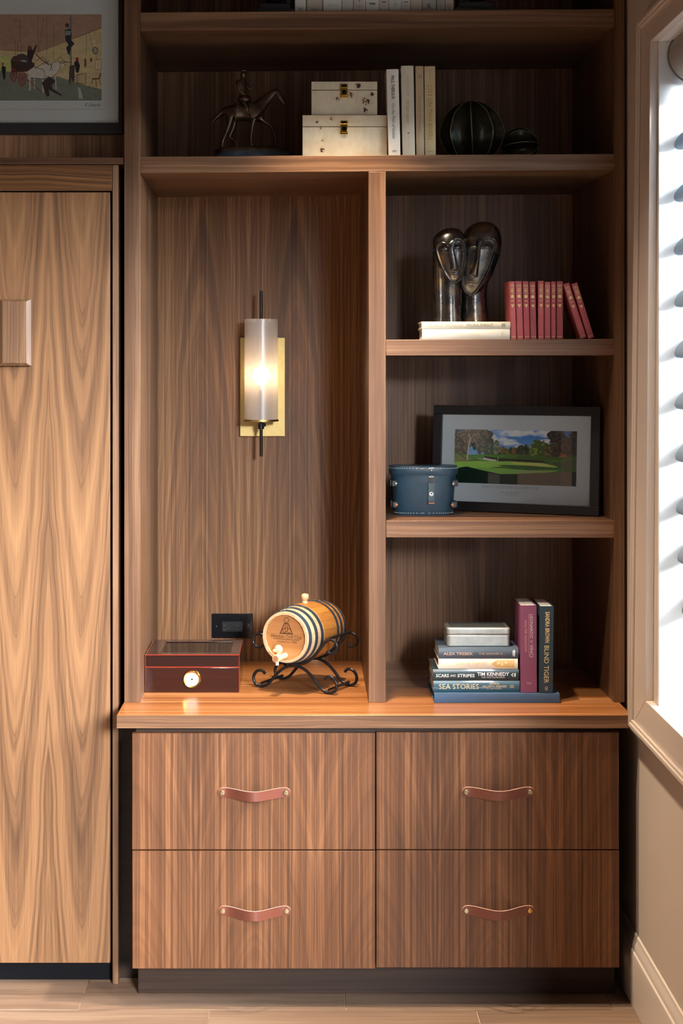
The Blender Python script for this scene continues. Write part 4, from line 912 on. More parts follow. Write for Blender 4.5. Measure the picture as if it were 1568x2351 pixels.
def head(name, outline, c, depth, face, nose, eyes, mouth, yoff, backd):
    out_ = smooth_closed(outline); cc = np.array(c); ang = np.arctan2(out_[:,1]-cc[1], out_[:,0]-cc[0]); rad = np.hypot(*(out_-cc).T)
    o_ = np.argsort(ang); ang, rad = ang[o_], rad[o_]; ang = np.r_[ang[-1]-2*PI, ang, ang[0]+2*PI]; rad = np.r_[rad[-1], rad, rad[0]]
    NT, NR = 200, 150
    th_ = np.linspace(-PI, PI, NT, endpoint=False); R_ = np.interp(th_, ang, rad)
    for _ in range(2): R_ = (np.roll(R_,1)+2*R_+np.roll(R_,-1))/4
    tt_ = np.linspace(0, 1, NR)
    ph_ = np.where(tt_ < .72, tt_/.72*(PI/2), PI/2+(tt_-.72)/.28*PI/2)
    rho = np.sin(ph_)
    xx = cc[0]+np.outer(rho, R_*np.cos(th_)); zz = cc[1]+np.outer(rho, R_*np.sin(th_))
    yy = -np.where(ph_ < PI/2, np.cos(ph_)**.75*depth, 0)[:,None]+np.where(ph_ > PI/2, -np.cos(np.maximum(ph_,PI/2))*backd, 0)[:,None]+0*R_[None]
    front = (ph_ <= PI/2)[:,None]+0*R_[None] > 0
    P = np.stack([xx.ravel(), zz.ravel()], 1); f = np.zeros(len(P))
    fp_, np_ = smooth_closed(face, 6), smooth_closed(nose, 6)
    sf = sdist(P, fp_); sn = sdist(P, np_)
    rec = ss(-sf, 0, 34)*ss(sn, 0, 16); f += 52*rec
    f -= 9*np.exp(-((sf)/9)**2)*ss(sn, -4, 14)
    inn = ss(-sn, 0, 22)*ss(-sf, -10, 20)
    zz1 = P[:,1]; ztop_, zbot = np_[:,1].min(), np_[:,1].max()
    f -= inn*(4+26*np.clip((zz1-ztop_)/(zbot-ztop_), 0, 1))
    for (ex, ey, rx, ry) in eyes:
        dd = ((P[:,0]-ex)/rx)**2+((P[:,1]-ey)/ry)**2
        f -= 24*np.exp(-dd*1.3)*rec; f += 11*np.exp(-((P[:,1]-ey-ry*.55)/4.5)**2)*(dd < 2.0)*rec
    mx_, my_, mr, mz = mouth
    for s_ in (-1, 1):
        dd = ((P[:,0]-mx_)/mr)**2+((P[:,1]-my_-s_*mz*.6)/(mz*.55))**2; f -= 17*np.exp(-dd*1.4)
    f += 12*np.exp(-((P[:,1]-my_)/5)**2)*np.exp(-((P[:,0]-mx_)/mr)**2*1.2)
    y = yy.ravel()+np.where(front.ravel(), f, 0)
    vs = np.stack([(P[:,0]-700)*bk, (y)*bk+yoff, (1686-P[:,1])*bk], 1)
    fs = []
    idx = np.arange(NR*NT).reshape(NR, NT)
    a = idx[:-1]; b = idx[1:]; q_ = np.stack([a, b, np.roll(b,-1,1), np.roll(a,-1,1)], -1).reshape(-1, 4)
    me = bpy.data.meshes.new(name); me.from_pydata(vs.tolist(), [], q_.tolist())
    bm = bmesh.new(); bm.from_mesh(me); bmesh.ops.remove_doubles(bm, verts=bm.verts, dist=1e-6); bmesh.ops.recalc_face_normals(bm, faces=bm.faces); bm.to_mesh(me); bm.free()
    me.polygons.foreach_set('use_smooth', [True]*len(me.polygons)); me.materials.append(bron)
    o = bpy.data.objects.new(name, me); C.objects.link(o); o.parent = bs; MW[o] = MW[bs]; return o
o = head('head', [(690,330),(760,235),(870,175),(985,155),(1100,175),(1190,245),(1243,360),(1256,480),(1225,660),(1160,850),(1075,1040),(960,1190),(870,1270),(775,1296),(695,1262),(640,1180),(612,1060),(610,900),(615,620),(640,440)], (905,640), 330,
     [(660,460),(705,415),(770,400),(830,412),(880,440),(950,432),(1020,416),(1090,428),(1138,468),(1150,560),(1120,680),(1060,850),(980,1030),(900,1170),(840,1245),(778,1278),(705,1245),(655,1165),(636,1060),(632,900),(635,650)],
     [(855,330),(860,470),(858,600),(835,760),(800,880),(768,945),(790,975),(850,1000),(862,900),(880,760),(900,600),(925,500),(955,440),(960,330)],
     [(1022,555,70,40),(765,545,70,40)], (797,1085,62,26), .0, 260)
o['label'] = 'larger right head'
o = head('head', [(225,400),(290,325),(390,275),(500,262),(600,288),(665,360),(705,450),(716,640),(696,850),(655,1000),(600,1085),(520,1112),(430,1048),(335,910),(270,760),(225,620),(206,500)], (470,600), 290,
     [(240,590),(258,535),(310,504),(365,514),(400,545),(430,510),(480,465),(560,442),(625,465),(665,540),(680,690),(662,880),(622,1010),(570,1078),(520,1096),(450,1060),(380,965),(312,830),(262,690)],
     [(385,400),(412,560),(438,700),(462,820),(470,890),(500,905),(545,902),(540,820),(515,700),(494,600),(496,520),(520,450),(520,400)],
     [(330,595,62,36),(560,570,62,36)], (520,968,44,20), -.022, 240)
o['label'] = 'smaller left head'
def ell_loft(levels, n=40):
    g = G(); vs = []
    for cx_, a, cy_, b, z in levels: vs += [((cx_-700+a*math.cos(2*PI*k/n))*bk, (cy_+b*math.sin(2*PI*k/n))*bk, (1686-z)*bk) for k in range(n)]
    m = len(levels); return g.add(vs, [(j*n+k, j*n+(k+1)%n, (j+1)*n+(k+1)%n, (j+1)*n+k) for j in range(m-1) for k in range(n)]+[tuple(range(n-1,-1,-1)), tuple((m-1)*n+k for k in range(n))])
ell_loft([(855,215,80,190,1686),(850,205,80,185,1560),(845,195,80,180,1400),(850,190,80,175,1200),(870,210,80,180,950),(900,230,80,150,700)]).obj('neck', bron, bs, smooth=60)
ell_loft([(470,178,-40,180,1686),(468,172,-40,175,1560),(466,165,-40,170,1400),(462,165,-30,165,1200),(455,180,0,160,950),(450,200,40,120,650)]).obj('neck', bron, bs, smooth=60)
ell_loft([(320,92,30,190,1686),(316,94,30,190,1500),(312,96,30,190,1200),(306,98,40,180,900),(310,95,60,150,600)]).obj('hair', bron, bs, smooth=60)

# ---------------- skin-modifier figures ----------------
def skin(name, nodes, edges, m, parent, sub=2, closed_root=0):
    me = bpy.data.meshes.new(name+'_sk'); me.from_pydata([n[:3] for n in nodes], edges, [])
    o = bpy.data.objects.new(name+'_sk', me); C.objects.link(o)
    sk = o.modifiers.new('s', 'SKIN'); 
    for i, n in enumerate(nodes):
        r = n[3]; r = r if hasattr(r, '__len__') else (r, r)
        me.skin_vertices[0].data[i].radius = r
        me.skin_vertices[0].data[i].use_root = (i == closed_root)
    sb_ = o.modifiers.new('u', 'SUBSURF'); sb_.levels = sub; sb_.render_levels = sub
    dg = bpy.context.evaluated_depsgraph_get(); dg.update()
    m2 = bpy.data.meshes.new_from_object(o.evaluated_get(dg)); m2.name = name
    bpy.data.objects.remove(o)
    m2.materials.clear(); m2.materials.append(m); m2.polygons.foreach_set('use_smooth', [True]*len(m2.polygons))
    q_ = bpy.data.objects.new(name, m2); C.objects.link(q_)
    if parent is not None: q_.parent = parent; MW[q_] = MW[parent]
    return q_
hk = .000188; hY = .19
hs_ = thing('statuette', 'dark bronze statuette of a rider on a walking horse', 'statuette', (X(576,hY), hY, s1(705)))
hz0 = (Z(140, hY)-s1(705))   # height of zoom row 0
def hp(u, v, y=0): return ((u-760)*hk*.977, y*hk, hz0-v*hk*.977*1.0)
mb = mat('aged_bronze', srgb(104,84,66), .3, .8, bump=.5, bscale=180, var=.35, vscale=45)
hn = [hp(640,785)+((.021,.025),), hp(540,785)+((.023,.025),), hp(440,770)+((.022,.024),), hp(375,760)+((.013,.014),), hp(740,790)+((.024,.027),), hp(830,760)+((.023,.025),), hp(905,690)+((.015,.020),), hp(1000,590)+((.010,.0145),), hp(1090,505)+((.008,.0110),), hp(1150,455)+((.0075,.0085),),
      hp(1195,530)+((.0075,.0100),), hp(1240,610)+((.0055,.0062),), hp(1275,665)+((.0050,.0050),)]
he = [(0,1),(1,2),(2,3),(0,4),(4,5),(5,6),(6,7),(7,8),(8,9),(9,10),(10,11),(11,12)]
def leg_(root, pts):
    prev = root
    for (u, v, y, r) in pts:
        hn.append(hp(u, v, y)+(r,)); he.append((prev, len(hn)-1)); prev = len(hn)-1
leg_(5, [(825,850,-55,0.0104),(795,940,-60,0.0062),(775,1060,-60,0.0044),(762,1160,-60,0.0034),(760,1250,-60,0.0039),(772,1318,-60,0.0049)])
leg_(5, [(880,850,55,0.0104),(960,915,60,0.0065),(1060,975,60,0.0044),(1115,1090,60,0.0034),(1142,1200,60,0.0036),(1135,1290,60,0.0047)])
leg_(2, [(440,870,-60,0.0130),(435,960,-65,0.0078),(385,1110,-65,0.0049),(345,1195,-65,0.0036),(328,1250,-65,0.0036),(325,1330,-65,0.0047)])
leg_(2, [(500,880,60,0.0111),(500,980,60,0.0068),(425,1150,60,0.0047),(505,1200,60,0.0034),(528,1240,60,0.0036),(545,1310,60,0.0047)])
leg_(3, [(300,800,0,0.0081),(220,870,0,0.0065),(150,960,0,0.0026)])
skin('horse', hn, he, mb, hs_)
g = G()
for s_ in (-1, 1): g.lathe([(.0030,0),(.0001,.0085)], 8, 'Z', (hp(1160,450)[0], s_*.004, hp(0,440)[2]))
g.obj('ears', mb, hs_, smooth=60)
g = G().tube([hp(u,v,0) for u, v in ((1150,430),(1060,480),(960,545),(880,600),(830,640))], [.003,.0045,.005,.005,.003], 8); g.obj('mane', mb, hs_, smooth=60)
rn = [hp(645,570)+(0.0098,), hp(635,470)+(0.0106,), hp(625,350)+(0.0126,), hp(640,270)+(0.0054,), hp(643,215)+(0.0094,), hp(645,170)+(0.0096,),
      hp(570,330,-50)+(0.0062,), hp(575,430,-60)+(0.0050,), hp(625,495,-55)+(0.0041,), hp(690,530,-30)+(0.0036,),
      hp(690,360,45)+(0.0060,), hp(745,440,50)+(0.0046,), hp(805,350,50)+(0.0036,),
      hp(650,640,-75)+(0.0079,), hp(700,700,-90)+(0.0065,), hp(705,800,-90)+(0.0048,), hp(755,805,-95)+(0.0036,),
      hp(650,640,75)+(0.0079,), hp(700,700,90)+(0.0065,), hp(705,800,90)+(0.0048,), hp(755,805,95)+(0.0036,)]
re_ = [(0,1),(1,2),(2,3),(3,4),(4,5),(2,6),(6,7),(7,8),(8,9),(2,10),(10,11),(11,12),(0,13),(13,14),(14,15),(15,16),(0,17),(17,18),(18,19),(19,20)]
skin('rider', rn, re_, mb, hs_)
G().ball((hp(648,0)[0], 0, hp(0,150)[2]), (.0100,.0100,.0050), 10).obj('cap', mb, hs_, smooth=80)
G().ball((hp(648,0)[0]+.004, 0, hp(0,162)[2]), (.0110,.0075,.0018), 8).obj('cap_peak', mb, hs_, smooth=80)
G().ball((hp(665,0)[0], 0, hp(0,610)[2]+.004), (.020,.0195,.014), 12).obj('saddle', mb, hs_, smooth=80)
rr_ = np.random.RandomState(3)
bs_pts = []
gl_ = hz0-1318*hk*.977
g = G(); n = 36; lv = [(1.0,0),(1.0,.5),(.94,.8),(.80,1.0)]
vs = []
zg0 = gl_-.014
for a, b in lv:
    for k in range(n):
        t = 2*PI*k/n; jr = 1+.06*math.sin(3*t+b)+.04*math.sin(7*t)
        vs.append((hp(760,0)[0]+.098*a*jr*math.cos(t), .036*a*jr*math.sin(t), zg0+(.014+.0)*b))
g.add(vs, [(j*n+k, j*n+(k+1)%n, (j+1)*n+(k+1)%n, (j+1)*n+k) for j in range(3) for k in range(n)]+[tuple(range(n-1,-1,-1)), tuple(3*n+k for k in range(n))])
g.obj('ground', mb, hs_, smooth=60)
g = G(); vs = []
for a, z in ((.108,0),(.112,.004),(.112,max(zg0-.006,.01)),(.104,zg0)):
    vs += [(hp(850,0)[0]*.7+a*math.cos(2*PI*k/40), a*.42*math.sin(2*PI*k/40), z) for k in range(40)]
g.add(vs, [(j*40+k, j*40+(k+1)%40, (j+1)*40+(k+1)%40, (j+1)*40+k) for j in range(3) for k in range(40)]+[tuple(range(39,-1,-1)), tuple(120+k for k in range(40))])
g.obj('plinth', mat('dark_grey_marble', srgb(64,72,80), .25, var=.3, vscale=40), hs_, smooth=40)

# ---------------- ribbed pods ----------------
m_pod = mat('dark_olive_glazed_metal', srgb(54,54,40), .24, .6, bump=.5, bscale=45, var=.35, vscale=18)
m_pode = mat('pale_rib_edge', srgb(150,150,112), .32, .6, var=.4, vscale=60)  # rib edges coloured paler than the shell
def pod(label, px, py, Y, R, sc, tilt_, nr, zb, grp, ph=0):
    g = G(); NT, NP = nr*12, 48; vs = []
    for j in range(NP+1):
        p = PI*j/NP
        for k in range(NT):
            t = 2*PI*k/NT; fr_ = (t*nr/(2*PI)+ph) % 1; rid = (abs(fr_-.5)*2)**2.4
            r = R*(.74+.26*rid*math.sin(p)**.5+.012*math.sin(9*p+5*fr_)*rid) if 0 < j < NP else R*.74
            rr2 = r*math.sin(p); zz_ = R*sc*math.cos(p)*(1 if abs(math.cos(p)) < .97 else .99)
            vs.append((rr2*math.cos(t), rr2*math.sin(t), zz_))
    g.add(vs, [((j+1)*NT+k, (j+1)*NT+(k+1)%NT, j*NT+(k+1)%NT, j*NT+k) for j in range(NP) for k in range(NT)])
    M_ = Matrix.Rotation(tilt_[1], 4, 'Y') @ Matrix.Rotation(tilt_[0], 4, 'X'); g.xf(M_)
    mn = min(v[2] for v in g.v)
    t = thing('decorative_pod', label, 'ornament', (X(px,Y), Y, zb), (0,0,0), grp)
    g.v = [(a,b,c-mn+.0003) for a,b,c in g.v]
    g.obj('ribbed_shell', m_pod, t, smooth=50)
    for q_ in range(nr):
        pts = []
        for j in range(3, NP-2):
            p = PI*j/NP; t_ = 2*PI*(q_-ph)/nr; r = R*(1.0*math.sin(p)**.0)*(.74+.26*math.sin(p)**.5+.012*math.sin(9*p)); v_ = M_ @ Vector((r*math.sin(p)*math.cos(t_), r*math.sin(p)*math.sin(t_), R*sc*math.cos(p))); pts.append((v_.x, v_.y, v_.z-mn+.0003))
        pts = [(a, b, max(c, .0016)) for a, b, c in pts]
        G().tube(pts, [.0007+.0009*math.sin(PI*k/(len(pts)-1)) for k in range(len(pts))], 6).obj('rib_edge', m_pode, t, smooth=60)
    a = M_ @ Vector((0,0,R*sc)); b = M_ @ Vector((0,0,R*sc+.006))
pod('large round dark ribbed pod ornament beside the tan books', 1083, 300, .20, .0905, .98, (.12,-.06), 9, s1(1083), 'dark ribbed pods', .4)
pod('small dark ribbed pod ornament lying on its side', 1194, 325, .215, .0520, 1.0, (.1,PI/2-.1), 8, s1(1194), 'dark ribbed pods', .1)

# ---------------- wall sconce ----------------
SY = .523; ssc = (SY+D)/F
sc_ = thing('wall_sconce', 'lit brass wall sconce with frosted glass cylinder and black rod', 'lamp', (X(600,SY), SY, Z(965,SY)))
PYp = .605
G().box(X(551,PYp-.0), X(654.5,PYp), PYp, BY-.0003, Z(1002,PYp), Z(775,PYp)).obj('backplate', m_brushed, sc_, world=True, bevel=.001)
sx0 = X(599.5,SY); zbot_, ztp = Z(963,SY), Z(734,SY); sr = 38.2*ssc
m_shade = bpy.data.materials.new('frosted_glass'); m_shade.use_nodes = True; nt = m_shade.node_tree; nt.nodes.clear(); out = nt.nodes.new('ShaderNodeOutputMaterial')
t1 = nt.nodes.new('ShaderNodeBsdfTranslucent'); t1.inputs[0].default_value = (.95,.90,.86,1); d1 = nt.nodes.new('ShaderNodeBsdfDiffuse'); d1.inputs[0].default_value = (.86,.82,.80,1)
tr = nt.nodes.new('ShaderNodeBsdfTransparent'); gs = nt.nodes.new('ShaderNodeBsdfGlossy'); gs.inputs['Roughness'].default_value = .28
rf_ = nt.nodes.new('ShaderNodeBsdfRefraction'); rf_.inputs['Roughness'].default_value = .5; rf_.inputs['IOR'].default_value = 1.02; rf_.inputs[0].default_value = (.96,.93,.9,1)
ma = nt.nodes.new('ShaderNodeMixShader'); ma.inputs[0].default_value = .68; nt.links.new(t1.outputs[0], ma.inputs[1]); nt.links.new(d1.outputs[0], ma.inputs[2])
mb_ = nt.nodes.new('ShaderNodeMixShader'); mb_.inputs[0].default_value = .38; nt.links.new(ma.outputs[0], mb_.inputs[1]); nt.links.new(rf_.outputs[0], mb_.inputs[2])
mc = nt.nodes.new('ShaderNodeMixShader'); mc.inputs[0].default_value = .10; nt.links.new(mb_.outputs[0], mc.inputs[1]); nt.links.new(gs.outputs[0], mc.inputs[2])
md = nt.nodes.new('ShaderNodeMixShader'); md.inputs[0].default_value = .20; nt.links.new(mc.outputs[0], md.inputs[1]); nt.links.new(tr.outputs[0], md.inputs[2]); nt.links.new(md.outputs[0], out.inputs[0])
g = G().lathe([(sr, zbot_), (sr, ztp)], 64, 'Z', (sx0, SY, 0), caps=False); g.obj('glass_shade', m_shade, sc_, world=True, smooth=60)
G().lathe([(sr+.0005, ztp-.001), (sr+.0005, ztp+.0012), (sr-.0018, ztp+.0012), (sr-.0018, ztp-.001)], 64, 'Z', (sx0, SY, 0), caps=False).obj('glass_rim', mat('glass_rim_white', srgb(216,206,198), .3), sc_, world=True, smooth=30)
for dx in (-.016*1.0, .028):
    yy_ = SY-math.sqrt(sr*sr-dx*dx)
    G().box(sx0+dx-.0006, sx0+dx+.0006, yy_-.0015, yy_+.003, ztp-.008, ztp+.003).obj('shade_clip', m_brass, sc_, world=True)
G().lathe([(.006, zbot_-.0055), (sr+.0028, zbot_-.0055), (sr+.0028, zbot_+.0005), (.006, zbot_+.0005)], 64, 'Z', (sx0, SY, 0)).obj('gallery_ring', m_brushed, sc_, world=True, smooth=40)
G().tube([(sx0, SY, Z(1048,SY)), (sx0, SY, zbot_-.004)], .0048, 16).obj('rod', m_iron, sc_, world=True, smooth=50)
G().tube([(sx0, SY+.0, Z(745,SY)), (sx0, SY, Z(668,SY))], .0048, 16).obj('rod', m_iron, sc_, world=True, smooth=50)
G().tube([(sx0, SY, zbot_), (sx0, SY, Z(895,SY))], .006, 12).obj('rod', m_iron, sc_, world=True, smooth=50)
G().lathe([(.0088, Z(985,SY)), (.0088, Z(972,SY))], 24, 'Z', (sx0, SY, 0)).obj('collar', m_iron, sc_, world=True, smooth=40)
g = G().tube([(sx0, SY+.008, Z(978,SY)), (sx0, PYp-.0005, Z(978,SY))], .007, 16); g.ball((sx0+.008, SY+.012, Z(976,SY)), .006, 8); g.obj('arm', m_iron, sc_, world=True, smooth=50)
bz = Z(862,SY)
G().lathe([(.013, Z(892,SY)), (.0135, Z(883,SY))], 20, 'Z', (sx0, SY, 0)).obj('socket', mat('cream_socket', srgb(226,214,196), .5), sc_, world=True, smooth=40)
bul = G(); bul.lathe([(.010, bz-.028), (.018, bz-.018), (.024, bz-.006), (.0245, bz+.004), (.021, bz+.015), (.012, bz+.024), (.001, bz+.027)], 24, 'Z', (sx0, SY, 0))
bul.obj('bulb', mat('lit_bulb', (1,1,1), .5, emit=(1.0,.72,.44), es=14), sc_, world=True, smooth=60)

# ---------------- outlet ----------------
OY = BY-.008
ol = thing('power_outlet', 'black double power outlet on the back panel behind the cherry box', 'outlet', (X(533,OY), OY, Z(1437,OY)))
G().box(X(486.5,OY), X(580.5,OY), OY, BY-.0002, Z(1465,OY), Z(1409,OY)).obj('cover_plate', mat('glossy_black_plastic', (.008,.008,.010), .16), ol, world=True, bevel=.0015)
G().box(X(510,OY), X(557,OY), OY-.0016, OY-.0002, Z(1450,OY), Z(1427,OY)).obj('socket_face', mat('black_plastic', (.012,.012,.013), .3), ol, world=True, bevel=.0005)
for px_ in (516, 545):
    g = G()
    for y_ in (1436, 1445.5): g.box(X(px_-3,OY), X(px_+3,OY), OY-.0022, OY-.0017, Z(y_+.8,OY), Z(y_-.8,OY))
    g.lathe([(.002,OY-.0017),(.002,OY-.0022)], 10, 'Y', (X(px_+9,OY), 0, Z(1442,OY)))
    g.obj('socket_slots', mat('slot_grey', (.05,.05,.05), .4), ol, world=True)
for px_ in (497, 569.5): G().lathe([(.0024,OY-.0002),(.0024,OY-.0010)], 12, 'Y', (X(px_,OY), 0, Z(1438,OY))).obj('screw', mat('slot_grey'), ol, world=True)

# ---------------- humidor ----------------
HY = .136; hs2 = (HY+D)/F
hx0, hx1 = X(334,HY), X(549,HY); hw = hx1-hx0; hh_ = Z(1503.5,HY)-CT; hd_ = .253
hu = thing('humidor', 'dark cherry wood cigar humidor with glass top and round gauge', 'box', ((hx0+hx1)/2, HY, CT+.0004))
m_ch = wood('dark_cherry', srgb(20,7,5), srgb(38,12,9), srgb(54,19,14), axis='X', across='Z', rough=.16, coat=.6, lines=.2, bump=.02)
m_red = mat('red_edge_lacquer', srgb(150,44,26), .2, coat=.5)
hsp = (1590-1532)*hs2
G().box(-hw/2, hw/2, 0, hd_, 0, hsp-.0012).obj('base', m_ch, hu, bevel=.0015)
G().box(-hw/2+.0008, hw/2-.0008, .0008, hd_-.0008, hsp-.0011, hsp+.0011).obj('seam', m_red, hu)
lidz = hh_
wx0, wx1, wy0, wy1 = -hw/2+.040, hw/2-.026, .034, .215
g = G()
for a, b, c, d_ in ((-hw/2,hw/2,0,wy0),(-hw/2,hw/2,wy1,hd_),(-hw/2,wx0,wy0,wy1),(wx1,hw/2,wy0,wy1)): g.box(a, b, c, d_, hsp+.0012, lidz)
g.obj('lid', m_ch, hu, bevel=.0008)
g = G()
for a, b in (((-hw/2,0),(hw/2,0)),((hw/2,0),(hw/2,hd_)),((-hw/2,0),(-hw/2,hd_))): g.tube([(a[0],a[1],lidz-.0006),(b[0],b[1],lidz-.0006)], .0011, 6)
g.tube([(-hw/2,0,.001),(-hw/2,0,lidz-.001)], .0008, 6); g.tube([(hw/2,0,.001),(hw/2,0,lidz-.001)], .0008, 6)
g.obj('edge_trim', m_red, hu, smooth=60)
G().box(wx0, wx1, wy0, wy1, lidz-.014, lidz-.010).obj('lining', mat('lining_reflection_tan', srgb(206,168,128), .5), hu)  # tan colour stands in for the reflection on the glass top
G().box(wx0, wx1, wy0, wy1, lidz-.0035, lidz-.0020).obj('glass_window', m_glass, hu)
G().lathe([(.026, lidz-.0099), (.027, lidz-.0075), (.0255, lidz-.0062)], 8, 'Z', (-.005, .10, 0)).obj('humidifier', mat('grey_plastic', srgb(196,198,198), .5), hu, smooth=30)
gx_, gz_ = X(441,HY)-(hx0+hx1)/2, (1590-1559.5)*hs2
G().lathe([(.0245,0),(.0250,-.003),(.0225,-.0058),(.0190,-.0050),(.0185,-.0030)], 48, 'Y', (gx_, -.0003, gz_)).obj('gauge_bezel', mat('gold_bezel', srgb(232,198,110), .18, 1), hu, smooth=60)
G().lathe([(.0186,-.0030),(.0186,-.0034)], 40, 'Y', (gx_, -.0003, gz_)).obj('gauge_dial', mat('dial_white', srgb(190,196,198), .4), hu)
g = G()
for k in range(21):
    a = PI*(1.25-1.5*k/20); r1, r2 = .0150, .0170
    g.tube([(gx_+r1*math.cos(a), -.0039, gz_+r1*math.sin(a)), (gx_+r2*math.cos(a), -.0039, gz_+r2*math.sin(a))], .00025, 4)
g.tube([(gx_+.0125*math.cos(2*PI*k/40), -.0039, gz_+.0125*math.sin(2*PI*k/40)) for k in range(41)], .0002, 4)
v, fs = text2d('HYGROMETER', .012, .0018); g.add([(gx_+a, -.0038, gz_-.008+b) for a, b in v], fs)
g.obj('gauge_markings', T_('4a5058'), hu)
G().tube([(gx_-.001, -.0042, gz_-.002), (gx_+.003, -.0042, gz_+.0125)], .00045, 5).obj('gauge_needle', m_black, hu)
G().lathe([(.0022,-.0036),(.0022,-.0050),(.001,-.0056)], 12, 'Y', (gx_, 0, gz_)).obj('gauge_hub', m_black, hu, smooth=50)

# ---------------- barrel and its stand ----------------
th_b = math.radians(27); axd = (math.sin(th_b), math.cos(th_b))
b0 = (-.0550, .106)
zc_b = .1574
rack = thing('barrel_stand', 'black scrolled wrought iron stand carrying the little barrel', 'stand', (b0[0], b0[1], CT), (0, 0, -th_b))
rw = .0042; cR = .0778
def frame_(v, nm_up, nm_lo):
    lo_pts = [(-.093,.040),(-.104,.049),(-.120,.045),(-.130,.030),(-.127,.013),(-.113,.0046),(-.097,.0060),(-.080,.016),(-.055,.044),(-.030,.063),(0,.0705),(.030,.063),(.055,.044),(.080,.016),(.097,.0060),(.113,.0046),(.127,.013),(.130,.030),(.120,.045),(.104,.049),(.093,.040)]
    G().tube(catmull([(u, v, w_) for u, w_ in lo_pts], 5), rw, 10).obj(nm_lo, m_iron, rack, smooth=60)
    arc = [(cR+rw+.0006, a) for a in (-46,-30,-15,0,15,30,46)]
    mid = [(r*math.sin(math.radians(a)), zc_b-r*math.cos(math.radians(a))) for r, a in arc]
    L = [(-.100,.120),(-.110,.113),(-.124,.116),(-.132,.130),(-.126,.146),(-.110,.151),(-.096,.143),(-.080,.124)]
    pts = L+mid+[(-u, w_) for u, w_ in reversed(L)]
    G().tube(catmull([(u, v, w_) for u, w_ in pts], 5), rw, 10).obj(nm_up, m_iron, rack, smooth=60)
frame_(.058, 'cradle_scroll', 'foot_scroll'); frame_(.187, 'cradle_scroll', 'foot_scroll')
for sg in (-1, 1):
    G().tube([(sg*.106, .058, .0044+rw*1.9), (sg*.106, .187, .0044+rw*1.9)], rw*.9, 10).obj('side_rail', m_iron, rack, smooth=60)
    G().tube([(sg*.111, .058, .155), (sg*.111, .187, .155)], rw*.9, 10).obj('side_rail', m_iron, rack, smooth=60)
bar = thing('barrel', 'small oak cask with golf club crest and wooden tap', 'barrel', (b0[0], b0[1], CT+zc_b), (0, 0, -th_b))
BL = .245
def br(v): t_ = (v/BL-.5)*2; return .0800-.0105*t_*t_
m_st = bpy.data.materials.new('oak_stave'); m_st.use_nodes = True; nt = m_st.node_tree; q2 = NB(nt); tc = nt.nodes.new('ShaderNodeTexCoord'); sp = nt.nodes.new('ShaderNodeSeparateXYZ'); nt.links.new(tc.outputs['Object'], sp.inputs[0])
oi = nt.nodes.new('ShaderNodeObjectInfo')
gr = q2.noise(q2.vec(q2.m('MULTIPLY', sp.outputs[0], 220), q2.m('MULTIPLY', sp.outputs[1], 10), q2.m('MULTIPLY', sp.outputs[2], 220)), 1.5, 3)
pale = q2.mr(sp.outputs[1], .083, .087, 0, 1)
ca = q2.ramp(gr, [(.3, srgb(176,142,102)), (.7, srgb(206,180,142))]); cb = q2.ramp(gr, [(.3, srgb(148,94,40)), (.7, srgb(178,122,60))])
cc_ = q2.mixc(pale, ca, cb); vr = q2.mr(oi.outputs['Random'], 0, 1, .86, 1.1); vm = nt.nodes.new('ShaderNodeVectorMath'); vm.operation = 'SCALE'; nt.links.new(cc_, vm.inputs[0]); nt.links.new(vr, vm.inputs['Scale'])
nt.links.new(vm.outputs[0], nt.nodes['Principled BSDF'].inputs['Base Color']); nt.nodes['Principled BSDF'].inputs['Roughness'].default_value = .42
NS = 20; nv = 12; ths = .007
g = G(); da = 2*PI/NS; vs = []
for k in range(nv+1):
    v_ = BL*k/nv
    for a in (-da/2*.985, -da/6, da/6, da/2*.985): vs.append((br(v_)*math.sin(a), v_, br(v_)*math.cos(a)))
    for a in (-da/2*.985, da/2*.985): vs.append(((br(v_)-ths)*math.sin(a), v_, (br(v_)-ths)*math.cos(a)))
fs = []
for k in range(nv):
    a = 6*k; b = a+6
    for i, j in ((0,1),(1,2),(2,3),(3,5),(5,4),(4,0)): fs.append((a+i, a+j, b+j, b+i))
fs += [(0,1,2,3,5,4), tuple(6*nv+i for i in (4,5,3,2,1,0))]
st0 = g.add(vs, fs).obj('stave', m_st, bar, smooth=30)
for k in range(1, NS):
    o = st0.copy(); C.objects.link(o); o.parent = bar; o.rotation_euler = (0, da*k, 0)
m_head = wood('oak_head', srgb(150,98,52), srgb(188,130,78), srgb(208,154,100), axis='X', across='Z', rough=.45, lines=.4, streak=.6)
for v0, v1 in ((.009,.015),(BL-.015,BL-.009)): G().lathe([(br(.01)-ths+.0004, v0), (br(.01)-ths+.0004, v1)], 48, 'Y').obj('head_board', m_head, bar, smooth=40)
m_hoop = mat('steel_hoop_blue_reflection', srgb(84,98,116), .34, .75, bump=.1, bscale=100)  # steel hoops with the reflected blue put into the base colour
for v_ in (.013, .043, .073, BL-.073, BL-.043, BL-.013):
    hw_ = .0062
    G().lathe([(br(v_-hw_)+.0002, v_-hw_), (br(v_-hw_)+.0016, v_-hw_), (br(v_+hw_)+.0016, v_+hw_), (br(v_+hw_)+.0002, v_+hw_)], 64, 'Y', caps=False).obj('hoop', m_hoop, bar, smooth=30)
    g = G()
    for a in (-.13, .02): g.ball(((br(v_)+.0018)*math.sin(a-.15), v_, (br(v_)+.0018)*math.cos(a-.15)), .0019, 5)
    g.obj('hoop_rivets', m_nick, bar, smooth=60)
m_birch = mat('pale_birch', srgb(206,176,134), .45, var=.05, vscale=90)
